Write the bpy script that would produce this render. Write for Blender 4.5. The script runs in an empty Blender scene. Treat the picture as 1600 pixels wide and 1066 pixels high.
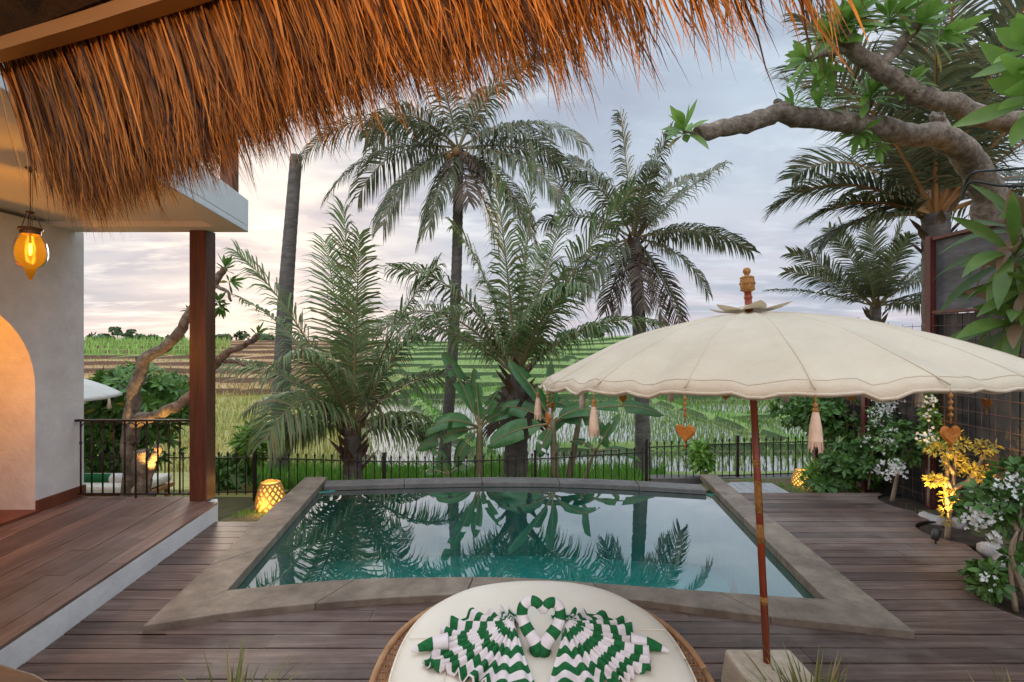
import bpy, bmesh, math, random
from mathutils import Vector, Matrix, noise
V = Vector
R = math.radians
PI = math.pi
sc = bpy.context.scene
col = sc.collection
EYE = 1.9
F = 800.0

def P(px, py, Y):
    return V(((px-800)/F*Y, Y, EYE-(py-533)/F*Y))
def G(px, py, z=0.0):
    Y = (EYE-z)*F/(py-533)
    return V(((px-800)/F*Y, Y, z))
def lerp(a, b, t): return a+(b-a)*t
def clamp(x, a=0.0, b=1.0): return max(a, min(b, x))
def sstep(a, b, x):
    t = clamp((x-a)/(b-a)); return t*t*(3-2*t)
def interp(x, pts):
    if x <= pts[0][0]: return pts[0][1]
    for (x0, y0), (x1, y1) in zip(pts, pts[1:]):
        if x <= x1: return y0+(y1-y0)*(x-x0)/(x1-x0)
    return pts[-1][1]
def nz(x, y, z=0.0): return noise.noise(V((x, y, z)))

# ------------------------------------------------------------------ materials
def newmat(name):
    m = bpy.data.materials.new(name); m.use_nodes = True
    nt = m.node_tree; nt.nodes.clear()
    return m, nt
def N(nt, t, **kw):
    n = nt.nodes.new(t)
    for k, v in kw.items(): setattr(n, k, v)
    return n
def mixrgb(nt, a, b, fac, blend='MIX'):
    n = N(nt, 'ShaderNodeMix', data_type='RGBA', blend_type=blend)
    for sock, val in ((n.inputs[0], fac), (n.inputs[6], a), (n.inputs[7], b)):
        if hasattr(val, 'is_linked') or isinstance(val, bpy.types.NodeSocket): nt.links.new(val, sock)
        elif isinstance(val, (int, float)): sock.default_value = val
        else: sock.default_value = (*val, 1)
    return n.outputs[2]
def math_n(nt, op, a, b=0.0, c=0.0, cl=False):
    n = N(nt, 'ShaderNodeMath', operation=op, use_clamp=cl)
    for s, v in zip(n.inputs, (a, b, c)):
        if isinstance(v, bpy.types.NodeSocket): nt.links.new(v, s)
        else: s.default_value = v
    return n.outputs[0]
def ramp(nt, fac, stops):
    n = N(nt, 'ShaderNodeValToRGB')
    e = n.color_ramp.elements
    while len(e) > 1: e.remove(e[-1])
    e[0].position = stops[0][0]; e[0].color = (*stops[0][1], 1)
    for p, c in stops[1:]:
        k = e.new(p); k.color = (*c, 1)
    nt.links.new(fac, n.inputs[0]); return n.outputs[0]
def noise_n(nt, scale, detail=4, rough=.55, vec=None, stretch=None, dist=0.0):
    n = N(nt, 'ShaderNodeTexNoise')
    n.inputs['Scale'].default_value = scale; n.inputs['Detail'].default_value = detail
    n.inputs['Roughness'].default_value = rough; n.inputs['Distortion'].default_value = dist
    g = vec or N(nt, 'ShaderNodeNewGeometry').outputs['Position']
    if stretch:
        mp = N(nt, 'ShaderNodeMapping'); mp.inputs['Scale'].default_value = stretch
        nt.links.new(g, mp.inputs[0]); g = mp.outputs[0]
    nt.links.new(g, n.inputs['Vector']); return n.outputs[0]

def MAT(name, c1, c2=None, scale=6, rough=.6, bump=0.0, bscale=None, stretch=None, island=0.0, trans=0.0,
        metal=0.0, spec=.5, islhue=None, fine=None):
    m, nt = newmat(name)
    c2 = c2 or c1
    nf = noise_n(nt, scale, 5, .6, stretch=stretch)
    c = ramp(nt, nf, [(.32, c1), (.68, c2)])
    if fine:                                     # second, finer layer of tone
        f2 = noise_n(nt, fine[0], 5, .65, stretch=stretch)
        c = mixrgb(nt, c, ramp(nt, f2, [(.3, fine[1]), (.7, (1, 1, 1))]), 1.0, 'MULTIPLY')
    if island:
        rnd = N(nt, 'ShaderNodeNewGeometry').outputs['Random Per Island']
        lo = 1-island
        mul = ramp(nt, rnd, [(0, (lo, lo, lo)), (1, (1+island, 1+island, 1+island))])
        c = mixrgb(nt, c, mul, 1.0, 'MULTIPLY')
        if islhue:
            sel = math_n(nt, 'GREATER_THAN', math_n(nt, 'FRACT', math_n(nt, 'MULTIPLY', rnd, 37.7)), 1-islhue[1])
            c = mixrgb(nt, c, islhue[0], sel)
    b = N(nt, 'ShaderNodeBsdfPrincipled')
    nt.links.new(c, b.inputs['Base Color'])
    b.inputs['Roughness'].default_value = rough; b.inputs['Metallic'].default_value = metal
    b.inputs['Specular IOR Level'].default_value = spec
    if bump:
        bn = N(nt, 'ShaderNodeBump'); bn.inputs['Strength'].default_value = bump; bn.inputs['Distance'].default_value = .03
        nt.links.new(noise_n(nt, bscale or scale*6, 6, .65, stretch=stretch), bn.inputs['Height'])
        nt.links.new(bn.outputs[0], b.inputs['Normal'])
    o = N(nt, 'ShaderNodeOutputMaterial')
    if trans:
        t = N(nt, 'ShaderNodeBsdfTranslucent'); nt.links.new(c, t.inputs[0])
        mx = N(nt, 'ShaderNodeMixShader'); mx.inputs[0].default_value = trans
        nt.links.new(b.outputs[0], mx.inputs[1]); nt.links.new(t.outputs[0], mx.inputs[2])
        nt.links.new(mx.outputs[0], o.inputs[0])
    else: nt.links.new(b.outputs[0], o.inputs[0])
    return m
def EMIT(name, colr, strength):
    m, nt = newmat(name)
    e = N(nt, 'ShaderNodeEmission'); e.inputs[0].default_value = (*colr, 1); e.inputs[1].default_value = strength
    nt.links.new(e.outputs[0], N(nt, 'ShaderNodeOutputMaterial').inputs[0]); return m

M = {}
M['plaster'] = MAT('white_plaster', (.70, .70, .71), (.82, .82, .81), 1.1, .85, .3, 16, fine=(4, (.82, .81, .80)))
M['soffit'] = MAT('painted_concrete', (.70, .70, .69), (.76, .76, .75), 1.2, .85, .05, 25)
M['post'] = MAT('red_brown_timber', (.085, .026, .012), (.17, .055, .025), 2.2, .38, .12, 20, stretch=(6, 6, .5), fine=(9, (.6, .55, .5)))
M['skirting'] = MAT('skirting_timber', (.13, .035, .018), (.2, .06, .03), 3, .45)
M['door'] = MAT('door_timber', (.11, .02, .012), (.16, .035, .02), 3, .5)
M['iron'] = MAT('dark_iron', (.014, .010, .009), (.032, .02, .016), 9, .55, .1, 60, metal=.3)
M['brass'] = MAT('dark_brass', (.09, .045, .02), (.16, .085, .04), 20, .4, metal=.8)
M['stone'] = MAT('coping_stone', (.20, .152, .112), (.34, .268, .20), 2.6, .6, .3, 22, fine=(7, (.55, .52, .5)))
M['stone_back'] = MAT('grey_coping_stone', (.13, .115, .105), (.22, .2, .185), 1.6, .55, .14, 26, fine=(11, (.62, .6, .58)))
M['cast'] = MAT('cream_cast_stone', (.62, .54, .43), (.8, .72, .6), 4, .8, .25, 40, fine=(14, (.75, .68, .6)))
M['soil'] = MAT('dark_soil', (.028, .018, .012), (.07, .045, .03), 9, .95, .9, 30)
M['rock'] = MAT('pale_rough_rock', (.22, .19, .18), (.5, .46, .44), 6, .9, .6, 22)
M['thatch'] = MAT('dry_thatch', (.40, .15, .024), (.68, .29, .05), 8, .55, island=.75, trans=.18, stretch=(4, 4, .6), islhue=((.07, .022, .008), .22))
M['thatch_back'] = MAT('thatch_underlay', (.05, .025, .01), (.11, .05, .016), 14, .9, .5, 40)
M['roofwood'] = MAT('varnished_eave_board', (.36, .15, .035), (.46, .21, .06), 2, .45, stretch=(.6, .6, 5))
M['rope'] = MAT('bound_rafter', (.09, .04, .016), (.16, .075, .03), 20, .8, .6, 60)
M['trunk'] = MAT('palm_bark', (.115, .095, .085), (.21, .178, .155), 3, .9, .6, 14, stretch=(1, 1, 3.5), fine=(9, (.6, .58, .56)))
M['boot'] = MAT('palm_leaf_base', (.09, .055, .035), (.2, .12, .07), 5, .9, .5, 30)
M['petiole'] = MAT('palm_petiole', (.19, .15, .07), (.27, .2, .085), 4, .6)
M['petiole_o'] = MAT('orange_petiole', (.33, .14, .04), (.42, .21, .07), 4, .6)
M['frond'] = MAT('palm_leaflets', (.10, .115, .06), (.18, .195, .105), 2.5, .45, island=.45, trans=.22, islhue=((.24, .19, .10), .13))
M['frond_y'] = MAT('young_palm_leaflets', (.10, .155, .05), (.19, .24, .09), 2.5, .42, island=.4, trans=.28, islhue=((.26, .21, .10), .08))
M['frond_d'] = MAT('dry_palm_leaflets', (.11, .078, .06), (.2, .145, .105), 2.5, .8, island=.4, trans=.15)
M['husk'] = MAT('coconut_husk', (.22, .1, .025), (.32, .17, .05), 8, .6)
M['bark'] = MAT('frangipani_bark', (.19, .14, .105), (.48, .385, .29), 6, .85, 1.0, 18, fine=(17, (.32, .27, .24)))
M['leaf_plum'] = MAT('glossy_light_leaf', (.13, .26, .04), (.25, .40, .085), 3, .38, island=.35, trans=.35, islhue=((.34, .28, .06), .03))
M['leaf_dark'] = MAT('dark_glossy_leaf', (.065, .16, .022), (.13, .26, .045), 3, .35, island=.4, trans=.25, islhue=((.3, .26, .03), .03))
M['leaf_bush'] = MAT('green_bush_leaf', (.06, .14, .025), (.12, .24, .05), 2, .45, island=.4, trans=.3)
M['leaf_lime'] = MAT('lime_bush_leaf', (.12, .26, .03), (.2, .36, .06), 2, .45, island=.35, trans=.3)
M['leaf_yel'] = MAT('golden_leaf', (.42, .34, .05), (.55, .44, .08), 4, .5, island=.35, trans=.35)
M['leaf_croton'] = MAT('broad_croton_leaf', (.05, .115, .018), (.11, .18, .035), 5, .38, island=.4, trans=.35, islhue=((.2, .13, .07), .06))
M['banana'] = MAT('banana_leaf', (.05, .15, .05), (.11, .24, .075), 2, .38, island=.25, trans=.3, fine=(12, (.5, .6, .5)))
M['banana_stem'] = MAT('banana_stem', (.13, .09, .05), (.22, .19, .09), 6, .7, .3, 25)
M['petal'] = MAT('white_petals', (.78, .77, .72), (.86, .85, .82), 8, .6, trans=.3)
M['stem'] = MAT('thin_woody_stem', (.2, .14, .09), (.34, .25, .17), 9, .85, .4, 40)
M['grass'] = MAT('green_grass', (.08, .23, .018), (.15, .34, .04), 2, .6, island=.4, trans=.35)
M['rice'] = MAT('rice_seedling', (.20, .33, .07), (.36, .50, .13), .5, .6, island=.35, trans=.35)
M['drygrass'] = MAT('dry_stubble', (.32, .18, .07), (.52, .34, .14), .3, .85, island=.4, trans=.25)
M['meadow'] = MAT('pale_meadow_grass', (.28, .3, .08), (.48, .42, .14), .25, .8, island=.35, trans=.3)
M['panel'] = MAT('dark_fence_board', (.022, .02, .022), (.05, .046, .048), 3, .55, .1, 20, stretch=(4, 4, .3), fine=(10, (.6, .58, .56)))
M['panel_grey'] = MAT('weathered_grey_panel', (.075, .072, .08), (.165, .16, .17), 1.5, .6, .08, 16, stretch=(1, 1, 4), fine=(7, (.6, .6, .6)))
M['redpost'] = MAT('oxide_red_steel', (.09, .018, .016), (.15, .035, .03), 5, .5)
M['wire'] = MAT('rusty_wire', (.12, .05, .03), (.2, .1, .07), 12, .8)
M['canvas'] = MAT('cream_canvas', (.57, .49, .375), (.65, .57, .44), 2.2, .9, .35, 9, trans=.12, fine=(5, (.94, .92, .9)))
M['tassel'] = MAT('pale_tassel', (.62, .45, .33), (.72, .55, .42), 30, .85, island=.15)
M['shell'] = MAT('orange_heart_charm', (.45, .13, .012), (.62, .24, .03), 22, .35, .4, 60, trans=.25)
M['redpole'] = MAT('red_lacquer', (.2, .03, .01), (.3, .055, .018), 7, .35)
M['gold'] = MAT('carved_gilt', (.27, .1, .02), (.52, .26, .06), 60, .45, .6, 90)
M['cushion'] = MAT('cream_cushion', (.80, .73, .61), (.85, .79, .68), 2.0, .85, .08, 5, fine=(3, (.95, .94, .92)))
M['rattan'] = MAT('rattan_cane', (.34, .165, .07), (.5, .27, .13), 14, .5, .2, 50)
M['cable'] = MAT('black_cable', (.02, .02, .02), (.04, .04, .04), 5, .5)
M['steel_black'] = MAT('black_spot_housing', (.02, .018, .016), (.035, .03, .028), 8, .5)
M['bamboo'] = MAT('woven_bamboo', (.4, .2, .05), (.52, .28, .08), 20, .5)
M['glow'] = EMIT('lantern_paper_glow', (1, .55, .10), 1.25)
M['bulb'] = EMIT('bulb_filament', (1, .62, .2), 9)
M['spotglow'] = EMIT('spot_lens_glow', (1, .55, .18), 6)
M['farleaf'] = MAT('far_foliage', (.05, .09, .03), (.09, .14, .05), .5, .7, island=.35)
M['white_canvas'] = MAT('white_canvas', (.7, .66, .6), (.76, .73, .68), 3, .85, trans=.15)

# planks with grain, one tone per board
def plank_mat(name, c1, c2, grainstretch, dusty):
    m, nt = newmat(name)
    geo = N(nt, 'ShaderNodeNewGeometry')
    rnd = geo.outputs['Random Per Island']
    g1 = noise_n(nt, 3.0, 8, .7, stretch=grainstretch, dist=.6)
    c = ramp(nt, g1, [(.28, tuple(x*.55 for x in c1)), (.5, c1), (.72, c2)])
    c = mixrgb(nt, c, ramp(nt, rnd, [(0, (.62, .58, .57)), (.5, (.95, .93, .92)), (1, (1.3, 1.27, 1.25))]), 1, 'MULTIPLY')
    big = noise_n(nt, .9, 6, .65)
    c = mixrgb(nt, c, dusty, math_n(nt, 'MULTIPLY', ramp(nt, big, [(.48, (0, 0, 0)), (.74, (1, 1, 1))]), .5))
    b = N(nt, 'ShaderNodeBsdfPrincipled'); nt.links.new(c, b.inputs['Base Color'])
    ro = N(nt, 'ShaderNodeMapRange'); nt.links.new(big, ro.inputs[0]); ro.inputs[3].default_value = .38; ro.inputs[4].default_value = .62
    nt.links.new(ro.outputs[0], b.inputs['Roughness'])
    bn = N(nt, 'ShaderNodeBump'); bn.inputs['Strength'].default_value = .35; bn.inputs['Distance'].default_value = .01
    nt.links.new(noise_n(nt, 7, 8, .75, stretch=grainstretch), bn.inputs['Height']); nt.links.new(bn.outputs[0], b.inputs['Normal'])
    nt.links.new(b.outputs[0], N(nt, 'ShaderNodeOutputMaterial').inputs[0]); return m
M['deck'] = plank_mat('weathered_deck_boards', (.108, .066, .051), (.218, .15, .122), (.5, 7, 7), (.35, .30, .265))
M['deck_l'] = plank_mat('terrace_boards', (.135, .082, .062), (.23, .16, .13), (7, .5, 7), (.3, .25, .23))
M['floor'] = plank_mat('pavilion_boards', (.13, .07, .035), (.2, .11, .055), (.5, 7, 7), (.2, .12, .07))

# striped towel : the stripes are woven in, along the attribute "run"
def towel():
    m, nt = newmat('green_white_striped_towel')
    a = N(nt, 'ShaderNodeAttribute', attribute_name='run')
    s = math_n(nt, 'GREATER_THAN', math_n(nt, 'FRACT', a.outputs['Fac']), .5)
    gv = ramp(nt, noise_n(nt, 60, 3), [(.3, (.012, .10, .03)), (.7, (.025, .16, .055))])
    wv = ramp(nt, noise_n(nt, 30, 3), [(.3, (.70, .62, .62)), (.7, (.78, .72, .72))])
    c = mixrgb(nt, wv, gv, s)
    b = N(nt, 'ShaderNodeBsdfPrincipled'); nt.links.new(c, b.inputs['Base Color']); b.inputs['Roughness'].default_value = .95
    b.inputs['Specular IOR Level'].default_value = .15
    bn = N(nt, 'ShaderNodeBump'); bn.inputs['Strength'].default_value = .35; bn.inputs['Distance'].default_value = .004
    nt.links.new(noise_n(nt, 420, 2), bn.inputs['Height']); nt.links.new(bn.outputs[0], b.inputs['Normal'])
    nt.links.new(b.outputs[0], N(nt, 'ShaderNodeOutputMaterial').inputs[0]); return m
M['towel'] = towel()

def tile_mat():
    m, nt = newmat('teal_pool_tiles')
    geo = N(nt, 'ShaderNodeNewGeometry')
    sp = N(nt, 'ShaderNodeSeparateXYZ'); nt.links.new(geo.outputs['Position'], sp.inputs[0])
    def grout(ax, per=.15):
        f = math_n(nt, 'FRACT', math_n(nt, 'DIVIDE', ax, per))
        return math_n(nt, 'LESS_THAN', f, .07)
    g = math_n(nt, 'MAXIMUM', grout(sp.outputs[0]), math_n(nt, 'MAXIMUM', grout(sp.outputs[1]), grout(sp.outputs[2])))
    base = ramp(nt, noise_n(nt, 4, 4), [(.3, (.025, .33, .285)), (.7, (.045, .43, .375))])
    c = mixrgb(nt, base, (.09, .42, .37), g)
    b = N(nt, 'ShaderNodeBsdfPrincipled'); nt.links.new(c, b.inputs['Base Color']); b.inputs['Roughness'].default_value = .3
    nt.links.new(b.outputs[0], N(nt, 'ShaderNodeOutputMaterial').inputs[0]); return m
M['tile'] = tile_mat()

def water_mat(name, tint, k, base_refl, bumps, bs, scale, rough=.015):
    m, nt = newmat(name)
    bn = N(nt, 'ShaderNodeBump'); bn.inputs['Strength'].default_value = bs; bn.inputs['Distance'].default_value = .02
    nt.links.new(noise_n(nt, scale, 3, .5), bn.inputs['Height'])
    fr = N(nt, 'ShaderNodeFresnel'); fr.inputs[0].default_value = 1.33
    nt.links.new(bn.outputs[0], fr.inputs['Normal'])
    fac = math_n(nt, 'MULTIPLY_ADD', fr.outputs[0], k, base_refl, cl=True)
    tr = N(nt, 'ShaderNodeBsdfTransparent'); tr.inputs[0].default_value = (*tint, 1)
    gl = N(nt, 'ShaderNodeBsdfGlossy'); gl.inputs['Roughness'].default_value = rough
    nt.links.new(bn.outputs[0], gl.inputs['Normal'])
    mx = N(nt, 'ShaderNodeMixShader'); nt.links.new(fac, mx.inputs[0])
    nt.links.new(tr.outputs[0], mx.inputs[1]); nt.links.new(gl.outputs[0], mx.inputs[2])
    nt.links.new(mx.outputs[0], N(nt, 'ShaderNodeOutputMaterial').inputs[0]); return m
M['water'] = water_mat('pool_water', (.66, .95, .94), 3.4, .12, 1, .07, 1.8)
M['paddy_water'] = water_mat('paddy_water', (.7, .66, .58), 1.6, .36, 1, .25, 6, .05)

def glass_mat():
    m, nt = newmat('amber_glass')
    tr = N(nt, 'ShaderNodeBsdfTransparent'); tr.inputs[0].default_value = (1, .66, .14, 1)
    gl = N(nt, 'ShaderNodeBsdfGlossy'); gl.inputs['Roughness'].default_value = .06
    tl = N(nt, 'ShaderNodeBsdfTranslucent'); tl.inputs[0].default_value = (.9, .58, .10, 1)
    lw = N(nt, 'ShaderNodeLayerWeight'); lw.inputs[0].default_value = .12
    m1 = N(nt, 'ShaderNodeMixShader'); m1.inputs[0].default_value = .022
    nt.links.new(tr.outputs[0], m1.inputs[1]); nt.links.new(tl.outputs[0], m1.inputs[2])
    m2 = N(nt, 'ShaderNodeMixShader'); nt.links.new(lw.outputs['Fresnel'], m2.inputs[0])
    nt.links.new(m1.outputs[0], m2.inputs[1]); nt.links.new(gl.outputs[0], m2.inputs[2])
    nt.links.new(m2.outputs[0], N(nt, 'ShaderNodeOutputMaterial').inputs[0]); return m
M['amber'] = glass_mat()

def field_mat():
    m, nt = newmat('terraced_field_ground')
    geo = N(nt, 'ShaderNodeNewGeometry')
    sp = N(nt, 'ShaderNodeSeparateXYZ'); nt.links.new(geo.outputs['Position'], sp.inputs[0])
    nrm = N(nt, 'ShaderNodeSeparateXYZ'); nt.links.new(geo.outputs['Normal'], nrm.inputs[0])
    X, Y = sp.outputs[0], sp.outputs[1]
    wob = math_n(nt, 'MULTIPLY', math_n(nt, 'SUBTRACT', noise_n(nt, .12, 4), .5), 14)
    # dry stubble on the left, green paddies on the right, grass on the near left
    green = ramp(nt, noise_n(nt, .35, 5), [(.3, (.13, .22, .05)), (.7, (.27, .35, .10))])
    dry = ramp(nt, noise_n(nt, .6, 6, .7), [(.3, (.27, .15, .065)), (.7, (.50, .32, .14))])
    meadow = ramp(nt, noise_n(nt, .5, 6, .7), [(.3, (.26, .27, .075)), (.7, (.48, .40, .14))])
    # boundary of dry area : X/Y ratio
    ratio = math_n(nt, 'DIVIDE', math_n(nt, 'ADD', X, math_n(nt, 'MULTIPLY', wob, .35)), Y)
    isdry = math_n(nt, 'LESS_THAN', ratio, -.27)
    c = mixrgb(nt, green, dry, isdry)
    near = math_n(nt, 'MULTIPLY', isdry, math_n(nt, 'LESS_THAN', math_n(nt, 'ADD', Y, math_n(nt, 'MULTIPLY', wob, .2)), 27.5))
    c = mixrgb(nt, c, meadow, near)
    farl = math_n(nt, 'MULTIPLY', math_n(nt, 'LESS_THAN', ratio, -.60), math_n(nt, 'GREATER_THAN', math_n(nt, 'ADD', Y, wob), 44))
    c = mixrgb(nt, c, green, farl)
    # soil and dead grass on the risers
    rise = math_n(nt, 'LESS_THAN', nrm.outputs[2], .9)
    ris = mixrgb(nt, (.045, .075, .02), (.13, .065, .035), isdry)
    c = mixrgb(nt, c, ris, rise)
    # garden ground : trampled earth and thin grass
    gard = ramp(nt, noise_n(nt, 1.6, 7, .7), [(.36, (.05, .075, .018)), (.5, (.13, .12, .045)), (.66, (.15, .1, .062))])
    c = mixrgb(nt, c, gard, math_n(nt, 'LESS_THAN', Y, 7.75))
    mud = ramp(nt, noise_n(nt, 2, 6), [(.3, (.10, .085, .06)), (.7, (.19, .165, .12))])
    isnear = math_n(nt, 'MULTIPLY', math_n(nt, 'LESS_THAN', sp.outputs[2], -1.14), math_n(nt, 'GREATER_THAN', Y, 9))
    c = mixrgb(nt, c, mud, isnear)
    b = N(nt, 'ShaderNodeBsdfPrincipled'); nt.links.new(c, b.inputs['Base Color']); b.inputs['Roughness'].default_value = .92
    bn = N(nt, 'ShaderNodeBump'); bn.inputs['Strength'].default_value = .8; bn.inputs['Distance'].default_value = .06
    nt.links.new(noise_n(nt, 9, 8, .75), bn.inputs['Height']); nt.links.new(bn.outputs[0], b.inputs['Normal'])
    nt.links.new(b.outputs[0], N(nt, 'ShaderNodeOutputMaterial').inputs[0]); return m
M['field'] = field_mat()

# ------------------------------------------------------------------ mesh helper
class MB:
    def __init__(s): s.v = []; s.f = []; s.m = []; s.a = []; s.mi = 0
    def add(s, pts, faces, mi=None):
        o = len(s.v); s.v.extend(tuple(p) for p in pts)
        for f in faces: s.f.append([i+o for i in f]); s.m.append(s.mi if mi is None else mi)
        return o
    def box(s, c, size, rz=0.0, rx=0.0, mi=None):
        x, y, z = (q/2 for q in size)
        mt = Matrix.Rotation(rz, 3, 'Z') @ Matrix.Rotation(rx, 3, 'X')
        p = [V(c)+mt @ V((a*x, b*y, d*z)) for d in (-1, 1) for b in (-1, 1) for a in (-1, 1)]
        s.add(p, [(0, 2, 3, 1), (4, 5, 7, 6), (0, 1, 5, 4), (2, 6, 7, 3), (0, 4, 6, 2), (1, 3, 7, 5)], mi)
    def tube(s, pts, rad, n=8, caps=True, mi=None, wob=0.0, rng=None):
        pts = [V(p) for p in pts]
        if isinstance(rad, (int, float)): rad = [rad]*len(pts)
        o = len(s.v); prev = None
        for i, p in enumerate(pts):
            d = (pts[min(i+1, len(pts)-1)]-pts[max(i-1, 0)])
            d = d.normalized() if d.length > 1e-9 else V((0, 0, 1))
            if prev is None:
                ref = V((0, 0, 1)) if abs(d.z) < .9 else V((1, 0, 0))
                a = d.cross(ref).normalized()
            else:
                a = (prev-d*prev.dot(d)).normalized()
            prev = a; b = d.cross(a)
            for k in range(n):
                t = 2*PI*k/n; r = rad[i]*(1+(wob*(rng.random()-.5) if wob else 0))
                s.v.append(tuple(p+(a*math.cos(t)+b*math.sin(t))*r))
        mm = s.mi if mi is None else mi
        for i in range(len(pts)-1):
            for k in range(n):
                s.f.append([o+i*n+k, o+i*n+(k+1) % n, o+(i+1)*n+(k+1) % n, o+(i+1)*n+k]); s.m.append(mm)
        if caps:
            s.f.append([o+k for k in range(n-1, -1, -1)]); s.m.append(mm)
            e = o+(len(pts)-1)*n
            s.f.append([e+k for k in range(n)]); s.m.append(mm)
        return o
    def lathe(s, prof, c=(0, 0, 0), n=16, axis=None, mi=None, caps=True):
        c = V(c); ax = (axis or V((0, 0, 1))).normalized()
        a = ax.orthogonal().normalized(); b = ax.cross(a)
        o = len(s.v); mm = s.mi if mi is None else mi
        for r, z in prof:
            for k in range(n):
                t = 2*PI*k/n
                s.v.append(tuple(c+ax*z+(a*math.cos(t)+b*math.sin(t))*r))
        for i in range(len(prof)-1):
            for k in range(n):
                s.f.append([o+i*n+k, o+i*n+(k+1) % n, o+(i+1)*n+(k+1) % n, o+(i+1)*n+k]); s.m.append(mm)
        if caps:
            if prof[0][0] > 1e-6: s.f.append([o+k for k in range(n-1, -1, -1)]); s.m.append(mm)
            if prof[-1][0] > 1e-6: s.f.append([o+(len(prof)-1)*n+k for k in range(n)]); s.m.append(mm)
    def ball(s, c, r, n=8, sq=(1, 1, 1), mi=None):
        c = V(c); o = len(s.v); h = n//2+1; mm = s.mi if mi is None else mi
        for i in range(h):
            ph = PI*i/(h-1)
            for k in range(n):
                t = 2*PI*k/n
                s.v.append((c.x+r*sq[0]*math.sin(ph)*math.cos(t), c.y+r*sq[1]*math.sin(ph)*math.sin(t), c.z+r*sq[2]*math.cos(ph)))
        for i in range(h-1):
            for k in range(n):
                s.f.append([o+i*n+k, o+(i+1)*n+k, o+(i+1)*n+(k+1) % n, o+i*n+(k+1) % n]); s.m.append(mm)
    def prism(s, outline, z0, z1, mi=None):
        n = len(outline)
        p = [(q[0], q[1], z0) for q in outline]+[(q[0], q[1], z1) for q in outline]
        f = [list(range(n-1, -1, -1)), list(range(n, 2*n))]+[(i, (i+1) % n, n+(i+1) % n, n+i) for i in range(n)]
        s.add(p, f, mi)
    def leaf(s, p, d, up, L, W, droop=.3, n=4, fold=.12, shape=.9, mi=None):
        p = V(p); d = V(d).normalized(); up = V(up)
        side = d.cross(up)
        side = side.normalized() if side.length > 1e-6 else V((1, 0, 0))
        o = len(s.v); mm = s.mi if mi is None else mi
        for i in range(n+1):
            t = i/n; w = W*.5*math.sin(PI*min(1, max(.02, t))**shape) if 0 < i < n else W*.03
            nr = side.cross(d).normalized()
            s.v.append(tuple(p-side*w)); s.v.append(tuple(p-nr*w*fold*2)); s.v.append(tuple(p+side*w))
            p = p+d*(L/n); d = (d-V((0, 0, droop/n))).normalized()
        for i in range(n):
            a = o+3*i
            s.f.append([a, a+1, a+4, a+3]); s.m.append(mm); s.f.append([a+1, a+2, a+5, a+4]); s.m.append(mm)
    def build(s, name, mats, parent=None, smooth=False, loc=None, bevel=0.0):
        off = V((0, 0, 0)); q = parent
        while q is not None: off += V(q.location); q = q.parent
        me = bpy.data.meshes.new(name)
        L = V(loc) if loc is not None else V((0, 0, 0))
        sh = off+L if parent is None or loc is None else V((0, 0, 0))
        if parent is not None and loc is None: sh = off
        if parent is None and loc is not None: sh = L
        me.from_pydata([(x-sh.x, y-sh.y, z-sh.z) for x, y, z in s.v] if sh.length > 0 else s.v, [], s.f)
        if not isinstance(mats, (list, tuple)): mats = [mats]
        for m in mats: me.materials.append(M[m] if isinstance(m, str) else m)
        if len(mats) > 1: me.polygons.foreach_set('material_index', s.m)
        if smooth: me.polygons.foreach_set('use_smooth', [True]*len(me.polygons))
        if s.a and len(s.a) == len(s.v):
            at = me.attributes.new('run', 'FLOAT', 'POINT'); at.data.foreach_set('value', s.a)
        me.update()
        o = bpy.data.objects.new(name, me); col.objects.link(o)
        o.location = L
        if parent is not None: o.parent = parent
        if bevel:
            b = o.modifiers.new('edge', 'BEVEL'); b.width = bevel; b.segments = 2; b.limit_method = 'ANGLE'; b.angle_limit = R(40)
        return o

def thing(name, label, cat, loc=(0, 0, 0), group=None):
    o = bpy.data.objects.new(name, None); col.objects.link(o); o.location = loc; o.empty_display_size = .1
    o['label'] = label; o['category'] = cat
    if group: o['group'] = group
    return o
def tag(o, label=None, cat=None, group=None, kind=None):
    for k, v in (('label', label), ('category', cat), ('group', group), ('kind', kind)):
        if v: o[k] = v
    return o
def dup(root, loc, label=None, scale=None, rz=None):
    r = root.copy(); col.objects.link(r); r.location = loc
    if label: r['label'] = label
    if scale: r.scale = (scale,)*3
    if rz is not None: r.rotation_euler = (0, 0, rz)
    for ch in list(root.children):
        c = ch.copy(); col.objects.link(c); c.parent = r
        for g in ch.children:
            d = g.copy(); col.objects.link(d); d.parent = c
    return r
def smooth_path(pts, sub=4):
    pts = [V(p) for p in pts]; out = []
    for i in range(len(pts)-1):
        p0, p1, p2, p3 = pts[max(i-1, 0)], pts[i], pts[i+1], pts[min(i+2, len(pts)-1)]
        for k in range(sub):
            t = k/sub
            out.append(.5*((2*p1)+(p2-p0)*t+(2*p0-5*p1+4*p2-p3)*t*t+(3*p1-p0-3*p2+p3)*t**3))
    out.append(pts[-1]); return out
def taper(r0, r1, n, pw=1.0): return [lerp(r0, r1, (i/(n-1))**pw) for i in range(n)]

# ------------------------------------------------------------------ camera, sky, sun
cam = bpy.data.cameras.new('camera'); cam.lens = 18.0; cam.sensor_width = 36; cam.clip_end = 6000; cam.clip_start = .02
co = bpy.data.objects.new('camera', cam); col.objects.link(co)
co.location = (0, 0, EYE); co.rotation_euler = (R(90), 0, 0); sc.camera = co

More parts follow.
